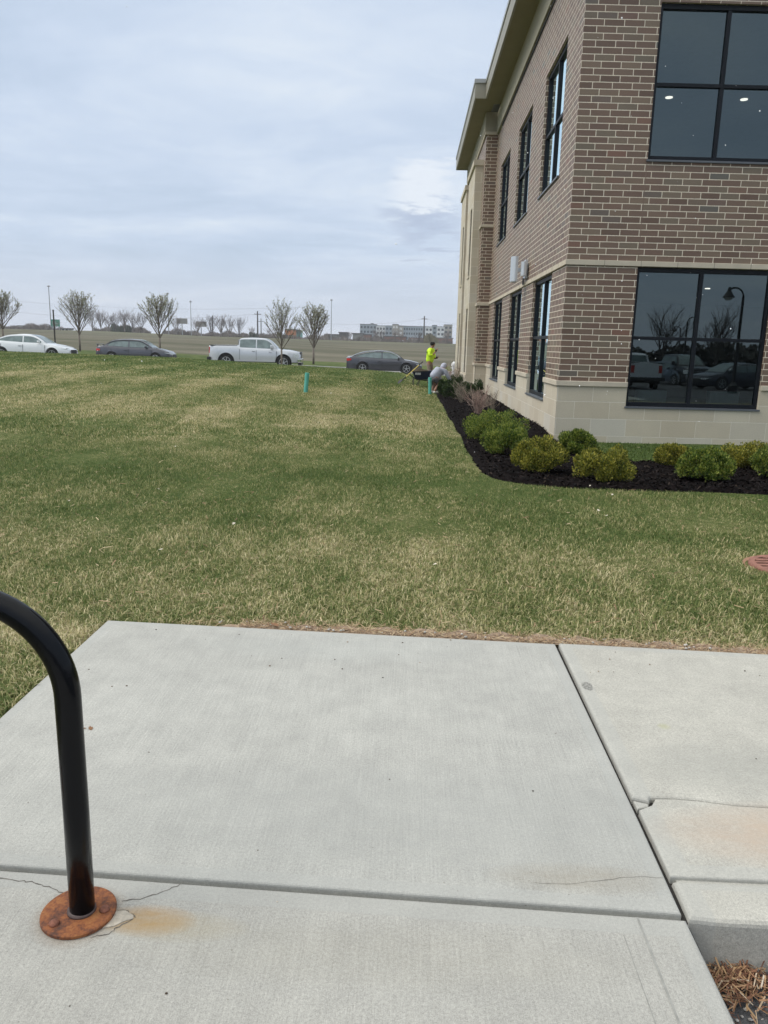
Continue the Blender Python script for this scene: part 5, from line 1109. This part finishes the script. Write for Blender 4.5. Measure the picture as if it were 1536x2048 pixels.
a=pix(845.5,723.5,30.0); b=pix(797,775,29.4); gz=h(b[0],29.4); b[2]=gz+.03; dvec=b-a; SV=tag(empty('shovel',tuple(b)),'long yellow handled shovel with a black blade leaning against the wheelbarrow','shovel'); rel=lambda t:tuple((a+dvec*t)-b)
MB().tube([rel(.10),rel(.80)],.017,10).build('handle',P('yellow_fibreglass',(.62,.50,.12),.4),SV)
MB().tube([rel(0),rel(.16)],.022,8).build('grip',BLKP,SV); MB().tube([rel(.70),rel(.86)],.023,8).build('socket',BLKP,SV)
bl=MB(); u_=dvec/np.linalg.norm(dvec); sd2=np.cross(u_,(0,0,1)); sd2/=np.linalg.norm(sd2); nn=np.cross(sd2,u_)
rows=[];
for t,w,cv in ((.82,.03,.0),(.85,.095,.02),(.92,.105,.03),(.98,.08,.02),(1.02,.01,0)):
    c=(a+dvec*t)-b; rows.append([c+sd2*w*k+nn*cv*(k*k) for k in (-1,-.5,0,.5,1)])
v=[p for r in rows for p in r]; bl.add(v,[(i*5+j,i*5+j+1,(i+1)*5+j+1,(i+1)*5+j) for i in range(4) for j in range(4)]); bo=bl.build('blade',BLKP,SV); sm=bo.modifiers.new('s','SOLIDIFY'); sm.thickness=.004

# ---------------------------------------------------------------- far side of the road
def far(px,Y0): q=pix(px,680,Y0); return q[0],float(FZ(q[0],Y0))
x,z=far(110,58.5); o=tag(empty('sign_post',(x,58.5,z)),'thin dark post standing behind the bonnet of the white sedan','post'); MB().tube([(0,0,-.1),(.0,0,2.75)],.055,8).build('post',P('dark_post',(.05,.045,.04),.8),o); MB().lathe([(.06,2.75),(.075,2.76),(.05,2.80),(0,2.81)],10).build('cap',P('dark_post',(.05,.045,.04),.8),o)
x=pix(909,720,50)[0]; o=tag(empty('fire_hydrant',(x,50.5,float(roadz(x))+.13)),'white hydrant at the far corner of the brick building','hydrant'); WP_=P('white_hydrant_paint',(.70,.70,.69),.5)
MB().lathe([(0,0),(.17,0),(.17,.05),(.11,.06),(.11,.52),(.16,.54),(.16,.60),(.14,.70),(.08,.78),(.03,.80),(.03,.84),(0,.84)],18).build('barrel',WP_,o,smooth=False)
for s_ in (1,-1): MB().tube([(s_*.10,0,.42),(s_*.20,0,.42)],.05,10).build('nozzle',WP_,o)
SUBB=P('galvanised_mast',(.30,.31,.33),.6)
for (px,Y0,pyt,r,lab) in ((97,330,572,.26,'tallest high mast light, above the thin post at the left'),(335,300,587,.20,'high mast behind the crown of the whitish pear tree'),(381,300,603,.17,'high mast light just left of the row of bare trees'),(663,320,600,.19,'high mast light right of the pear tree beyond the road')):
    x,z=far(px,Y0); top=pix(px,pyt,Y0)[2]; x2=pix(px,pyt,Y0)[0]; o=tag(empty('light_mast',(x2,Y0,z)),lab,'light mast','high mast lights along the far highway')
    MB().tube([(0,0,-1),(0,0,(top-z)*.5),(0,0,top-z)],[r,r*.8,r*.55],8).build('pole',SUBB,o); b=MB(); b.lathe([(1.0*r/.3*.7,top-z-.3),(1.1*r/.3*.7,top-z-.1),(.3,top-z+.3),(0,top-z+.3)],12); b.build('lamp_ring',SUBB,o)
PLM=P('utility_pole_wood',(.09,.08,.075),.9)
uts=[]
for (px,Y0,pyt,lab) in ((515,300,622,'dark utility pole left of the slim pear tree'),(522,330,637,'lower pale utility pole right beside the dark one'),(849,330,632,'utility pole standing in front of the pale apartment building'),(425,330,632,'faint utility pole above the row of bare trees')):
    x,z=far(px,Y0); top=pix(px,pyt,Y0)[2]; x2=pix(px,pyt,Y0)[0]; o=tag(empty('utility_pole',(x2,Y0,z)),lab,'utility pole','utility poles beyond the field')
    MB().tube([(0,0,-1),(0,0,top-z)],[.33,.22],8).build('pole',PLM if px!=522 else SUBB,o); b=MB(); b.box(-1.3,1.3,-.1,.1,top-z-1.3,top-z-1.05); b.build('crossarm',PLM if px!=522 else SUBB,o); uts.append((x2,Y0,top-1.1))
def wire(p,q,sag,lab):
    pts=[tuple(np.array(p)*(1-t)+np.array(q)*t-np.array([0,0,sag*4*t*(1-t)])) for t in np.linspace(0,1,17)]; o=MB().tube(pts,.026,4,False).build('power_line',P('wire',(.16,.16,.17),.7)); tag(o,lab,'wire')
wire(uts[0],uts[2],3,'upper power line strung between the dark pole and the pole by the apartments'); wire(uts[2],(62,345,uts[2][2]-1.),2,'power line running right from the pole by the apartments')
wire(uts[0],(-190,310,uts[0][2]+2.5),4,'power line running left from the dark pole'); wire((-190,310,uts[0][2]+5.5),(-40,310,uts[0][2]+3.5),3,'highest power line across the left of the sky')
# bare trees beyond the field
FB=[P('far_bark',(.20,.17,.16),.95,var=.15),P('far_bark_dark',(.14,.12,.115),.95,var=.15)]
protos=[make_tree('bare_tree',tree_mesh(60+k,8.5,3.9 if k<2 else 3.2,1.3,8,3,.19,0,0,nseg=3,vase=.75),FB[k%2],None,0) for k in range(3)]
SPOTS=[(112,280,.5,'spindly bare sapling left of the budding pear tree'),(186,292,.95,'bare tree touching the right side of the second pear tree'),(203,295,1.0,'dark bare tree, second of the row right of the second pear tree'),(218,300,.9,'bare tree in the left half of the far row, above the roof spoiler'),(232,300,.92,'bare tree above the rear window of the grey sedan'),(250,296,1.0,'bare tree above the roof of the grey sedan'),(266,300,.95,'bare tree above the windscreen of the grey sedan'),(283,302,.95,'bare tree close left of the whitish pear tree'),
 (352,300,.85,'bare tree close right of the whitish pear tree'),(395,290,.88,'bare tree at the left end of the middle row'),(422,292,.95,'bare tree above the tail of the pickup'),(442,292,.98,'bare tree above the bed of the pickup'),(460,293,1.0,'widest bare tree of the middle row above the pickup bed'),(478,296,.9,'bare tree at the right end of the middle row beside the pickup cab'),(504,300,.5,'low bare tree left of the dark utility pole'),
 (540,300,.55,'low bare tree left of the slim pear tree'),(598,300,.55,'low bare tree between the two nearer pear trees'),(700,300,.45,'small bare tree left of the apartments'),(752,290,.62,'bare tree in front of the left white block of the apartments'),(764,290,.58,'bare tree above the roof of the dark sedan'),(790,292,.6,'bare tree in front of the middle of the apartments'),(802,292,.5,'small bare tree below the long grey wing'),(838,291,.52,'dark bare tree left of the low brick shops'),(893,290,.62,'bare tree close to the left edge of the near building')]
random.seed(3)
for i,(px,Y0,s_,lab) in enumerate(SPOTS):
    o=protos[i] if i<3 else copy_tree(protos[i%3]); x,z=far(px,Y0); o.location=(x,Y0,z-.1); s2=s_*random.uniform(.93,1.06); o.scale=(s2,s2,s2); o.rotation_euler=(0,0,random.uniform(0,6)); tag(o,lab,'tree','bare trees along the far side of the field')
def twigs(name,x,y,z,c):
    n=len(x); a=rng.uniform(0,6.283,n); u=np.stack([.5*np.cos(a),.5*np.sin(a),np.ones(n)],-1); w=np.stack([np.ones(n),np.zeros(n),rng.uniform(-.6,.6,n)],-1); C_=np.stack([x,y,z],-1); L=rng.uniform(.25,.8,n)[:,None]; Wd=rng.uniform(.04,.13,n)[:,None]
    V=np.stack([C_-u*L-w*Wd,C_-u*L+w*Wd,C_+u*L+w*Wd*.4,C_+u*L-w*Wd*.4],1).reshape(-1,3); return npmesh(name,V,np.arange(4*n).reshape(-1,4),c)
def scatter_hedge(name,px0,px1,Y0,hh,n,c,lab):
    xa,_=far(px0,Y0); xb,_=far(px1,Y0); x=rng.uniform(xa,xb,n); y=Y0+rng.uniform(-2,2,n); z=FZ(x,y)+rng.random(n)**1.2*hh*(.55+.25*np.sin(x*.31)+.2*np.sin(x*.9+1)); tag(twigs(name,x,y,z,c),lab,'hedgerow',kind='stuff')
HC=P('far_brush',(.19,.165,.15),.95,var=.3,vs=.2); HC2=P('far_brush_green',(.075,.085,.065),.95,var=.3,vs=.2)
scatter_hedge('hedgerow',-60,125,330,3.0,5200,HC,'long brown brushy hedgerow along the left horizon'); scatter_hedge('hedgerow',190,300,325,3.0,2600,HC,'brown brush under the left row of bare trees')
scatter_hedge('hedgerow',225,262,310,3.2,1300,HC2,'dark green bushes behind the grey sedan under the bare trees'); scatter_hedge('hedgerow',330,560,330,2.6,4500,HC,'brown brush under the middle row of bare trees')
scatter_hedge('hedgerow',560,905,330,2.6,3600,HC,'brown brush in front of the shops and apartments'); scatter_hedge('hedgerow',500,515,305,2.6,500,HC2,'small dark evergreen bush beside the dark utility pole')
scatter_hedge('hedgerow',848,876,300,3.4,900,P('far_brush_olive',(.19,.17,.11),.95,var=.3,vs=.2),'olive round bush right of the low shops behind the worker')
def house(name,px0,px1,pyt,pyb,Y0,dep,m,lab,roofm=None,cat='building',wins=None,eave=.35,rz=0):
    a=pix(px0,pyb,Y0);b=pix(px1,pyb,Y0); t=pix((px0+px1)/2,pyt,Y0)[2]; x0,x1=a[0],b[0]; z0=min(float(FZ((x0+x1)/2,Y0)),pix((px0+px1)/2,pyb,Y0)[2])-.5
    o=tag(empty(name,((x0+x1)/2,Y0,z0),rz),lab,cat); w=(x1-x0)/2; H_=t-z0
    MB().box(-w,w,0,dep,0,H_-.5).build('wall',m,o); MB().box(-w-eave,w+eave,-eave,dep+eave,H_-.5,H_).build('roof',roofm or P('dark_parapet',(.12,.11,.11),.8),o)
    if wins:
        for (u0,u1,v0,v1,wm) in wins: MB().box(-w+2*w*u0,-w+2*w*u1,-.06,.05,H_*v0,H_*v1).build('window',wm,o)
    return o
RB=P('red_brown_brick',(.24,.135,.105),.9,var=.08); GB=P('grey_block',(.24,.235,.22),.9,var=.08); OR=P('orange_wall',(.50,.19,.08),.8); WT=P('white_wall',(.66,.67,.68),.8,var=.03); DKW=P('dark_window',(.05,.06,.07),.3); TEA=P('teal_wall',(.16,.36,.32),.8); GREY=P('blue_grey_cladding',(.30,.34,.38),.8,var=.04); TAN=P('tan_cladding',(.38,.35,.31),.85,var=.05)
sh=lambda n,v0,v1,wm:[(.06+i*(.9/n),.06+i*(.9/n)+.6/n,v0,v1,wm) for i in range(n)]
house('shop',571,590,658,675,420,12,OR,'orange walled shop half hidden behind the slim pear tree',wins=sh(3,.15,.5,DKW)); house('shop',590,600,660,676,425,10,TEA,'pale teal gabled shop between the two nearer pear trees',roofm=P('green_roof',(.12,.2,.13),.7))
house('shop',650,676,668,681,430,12,GB,'low grey shop left of the dark block near the highway',wins=sh(4,.2,.6,DKW)); house('shop',678,694,664,682,420,12,P('dark_brown_block',(.13,.115,.11),.9),'dark boxy shop left of the reddish shop',wins=sh(2,.1,.45,WT))
house('shop',705,727,666,682,420,14,GB,'greyish shop with a dark awning left of the reddish one',wins=[(.0,1,.1,.22,DKW)]); house('shop',727,741,668,682,420,12,RB,'reddish brick shop below the left end of the apartments',wins=sh(3,.2,.5,WT))
house('shop',768,812,672,684,430,14,RB,'long low brick shop under the middle of the apartments',wins=sh(6,.2,.5,WT)); house('shop',818,868,676,690,420,14,TAN,'low tan and brick shops behind the worker',roofm=P('brown_red_roof',(.20,.10,.09),.8),wins=sh(7,.2,.55,DKW)); house('shop',868,905,675,690,420,14,RB,'reddish brick shops just left of the near building',roofm=P('grey_roof',(.2,.2,.21),.8),wins=sh(5,.2,.45,DKW))
house('trailer',123,137,656,663,300,4,WT,'small white trailer far away beyond the field, right of the thin post',cat='trailer',wins=[(.1,.4,.4,.75,DKW),(.6,.9,.4,.75,DKW)]); house('shop',36,78,651,662,450,12,WT,'pale low warehouse on the left horizon')
for i,(px,c) in enumerate(((482,WT),(489,WT),(545,WT),(355,WT),(361,GB),(372,WT))): house('parked_van',px-3,px+3,664+i%2 if px<400 else 672,669 if px<400 else 677,330,3,c,'tiny pale van far beyond the field, '+('below the whitish pear tree' if px<400 else 'by the middle tree row'),cat='van',eave=.02,wins=[(.1,.9,.6,.9,DKW)])['group']='distant parked vans'
x,z=far(113,320); o=tag(empty('road_sign',(x,320,z)),'green highway sign right of the tall mast at the left','road sign'); t=pix(113,643,320)[2]-z; b=MB(); b.box(-1.8,1.8,-.1,.1,t-2.0,t+.8); b.build('panel',P('sign_green',(.02,.20,.13),.5),o); b=MB(); b.tube([(-1.3,.2,0),(-1.3,.2,t+.5)],.15,6); b.tube([(1.3,.2,0),(1.3,.2,t+.5)],.15,6); b.build('post',SUBB,o)
b=MB()
for (u,v,w_) in ((-1.3,.3,1.6),(-1.3,-.3,2.2),(-1.3,-.9,1.2)): b.box(u,u+w_,-.125,-.105,t-.6+v-.08,t-.6+v+.08)
b.build('lettering',WT,o)
for (px,pyt,lab) in ((365,640,'grey billboard right of the whitish pear tree'),(403,646,'grey overhead sign left of the middle tree row')):
    x,z=far(px,320); t=pix(px,pyt,320)[2]-z; o=tag(empty('billboard',(x,320,z)),lab,'billboard'); b=MB(); b.box(-2.2,2.2,-.15,.15,t-1.5,t+.6); b.build('panel',GB,o); MB().tube([(0,0,0),(0,0,t-1.4)],.2,6).build('post',SUBB,o)
# pale apartment building with its wings
Y0=560; xa=pix(720,690,Y0)[0]; xb=pix(905,690,Y0)[0]; AB=tag(empty('apartment_building',((xa+xb)/2,Y0,1.5)),'long pale grey and white four storey apartment building on the horizon','building')
k_=(xb-xa)/185.
def wing(px0,px1,pyt,pyb,m,fwd,nc,nr,wm=DKW,name='wing'):
    a=pix(px0,pyt,Y0); b=pix(px1,pyt,Y0); t=(a[2]+b[2])/2-1.5; x0,x1=a[0]-AB.location.x,b[0]-AB.location.x; o=MB().box(x0,x1,-fwd,14,0,t-.4).build(name,m,AB); MB().box(x0-.15,x1+.15,-fwd-.15,14,t-.4,t).build('parapet',P('grey_parapet',(.20,.21,.22),.8),o)
    if nc:
        for i in range(nc):
            for j in range(nr):
                cx_=x0+(x1-x0)*(i+.5)/nc; cz_=t-2.2-j*3.1; ww=min(.8,(x1-x0)/nc*.3); MB().box(cx_-ww,cx_+ww,-fwd-.05,-fwd+.05,cz_-.75,cz_+.75).build('window',wm,o)
wing(720,753,648,688,GREY,0,5,4); wing(753,771,651,688,WT,1.6,3,4); wing(771,785,651,688,GREY,.4,2,4); wing(785,797,648,688,TAN,1.6,2,4,WT); wing(797,807,651,688,TAN,.6,1,4,WT); wing(807,851,652,690,GREY,0,9,4); wing(851,865,653,690,WT,1.6,2,4); wing(865,874,650,690,GREY,.5,1,4); wing(874,889,653,690,WT,1.6,2,4); wing(889,905,649,691,TAN,.4,2,4)
wing(741,746,646,650,GREY,-3,0,0,name='roof_block')

# ---------------------------------------------------------------- thin winter haze
hv=D.materials.new('haze'); hv.use_nodes=True; t=hv.node_tree; t.nodes.clear(); vo=nd(t,'ShaderNodeVolumePrincipled'); vo.inputs['Color'].default_value=(.88,.93,1,1); vo.inputs['Density'].default_value=.00035; vo.inputs['Anisotropy'].default_value=.2
mo_=nd(t,'ShaderNodeOutputMaterial'); t.links.new(vo.outputs[0],mo_.inputs['Volume'])
hb=MB().box(-900,900,-120,900,-3,60).build('haze',hv); tag(hb,'thin pale winter haze over the field','haze',kind='stuff')

# ---------------------------------------------------------------- drifting snow
sn=MB(); r=random.Random(11)
for i in range(150):
    Yd=r.uniform(3.5,13); px=r.uniform(0,1536); py=r.uniform(0,860) if r.random()<.85 else r.uniform(860,1200)
    if px<1000 and r.random()<.75: continue
    p=pix(px,py,Yd); 
    if p[1]>13.3 or p[2]<.3: continue
    s=r.uniform(.0022,.0045); a=r.uniform(-.5,.5); sn.lathe([(0,-s*1.1),(s*.8,-s*.5),(s,.1*s),(s*.6,s*.8),(0,s*1.1)],6,tuple(p))
tag(sn.build('snowflakes',P('snow',(.9,.9,.92),.8),smooth=True),'sparse white snowflakes drifting past the brick wall and windows','snow',kind='stuff')
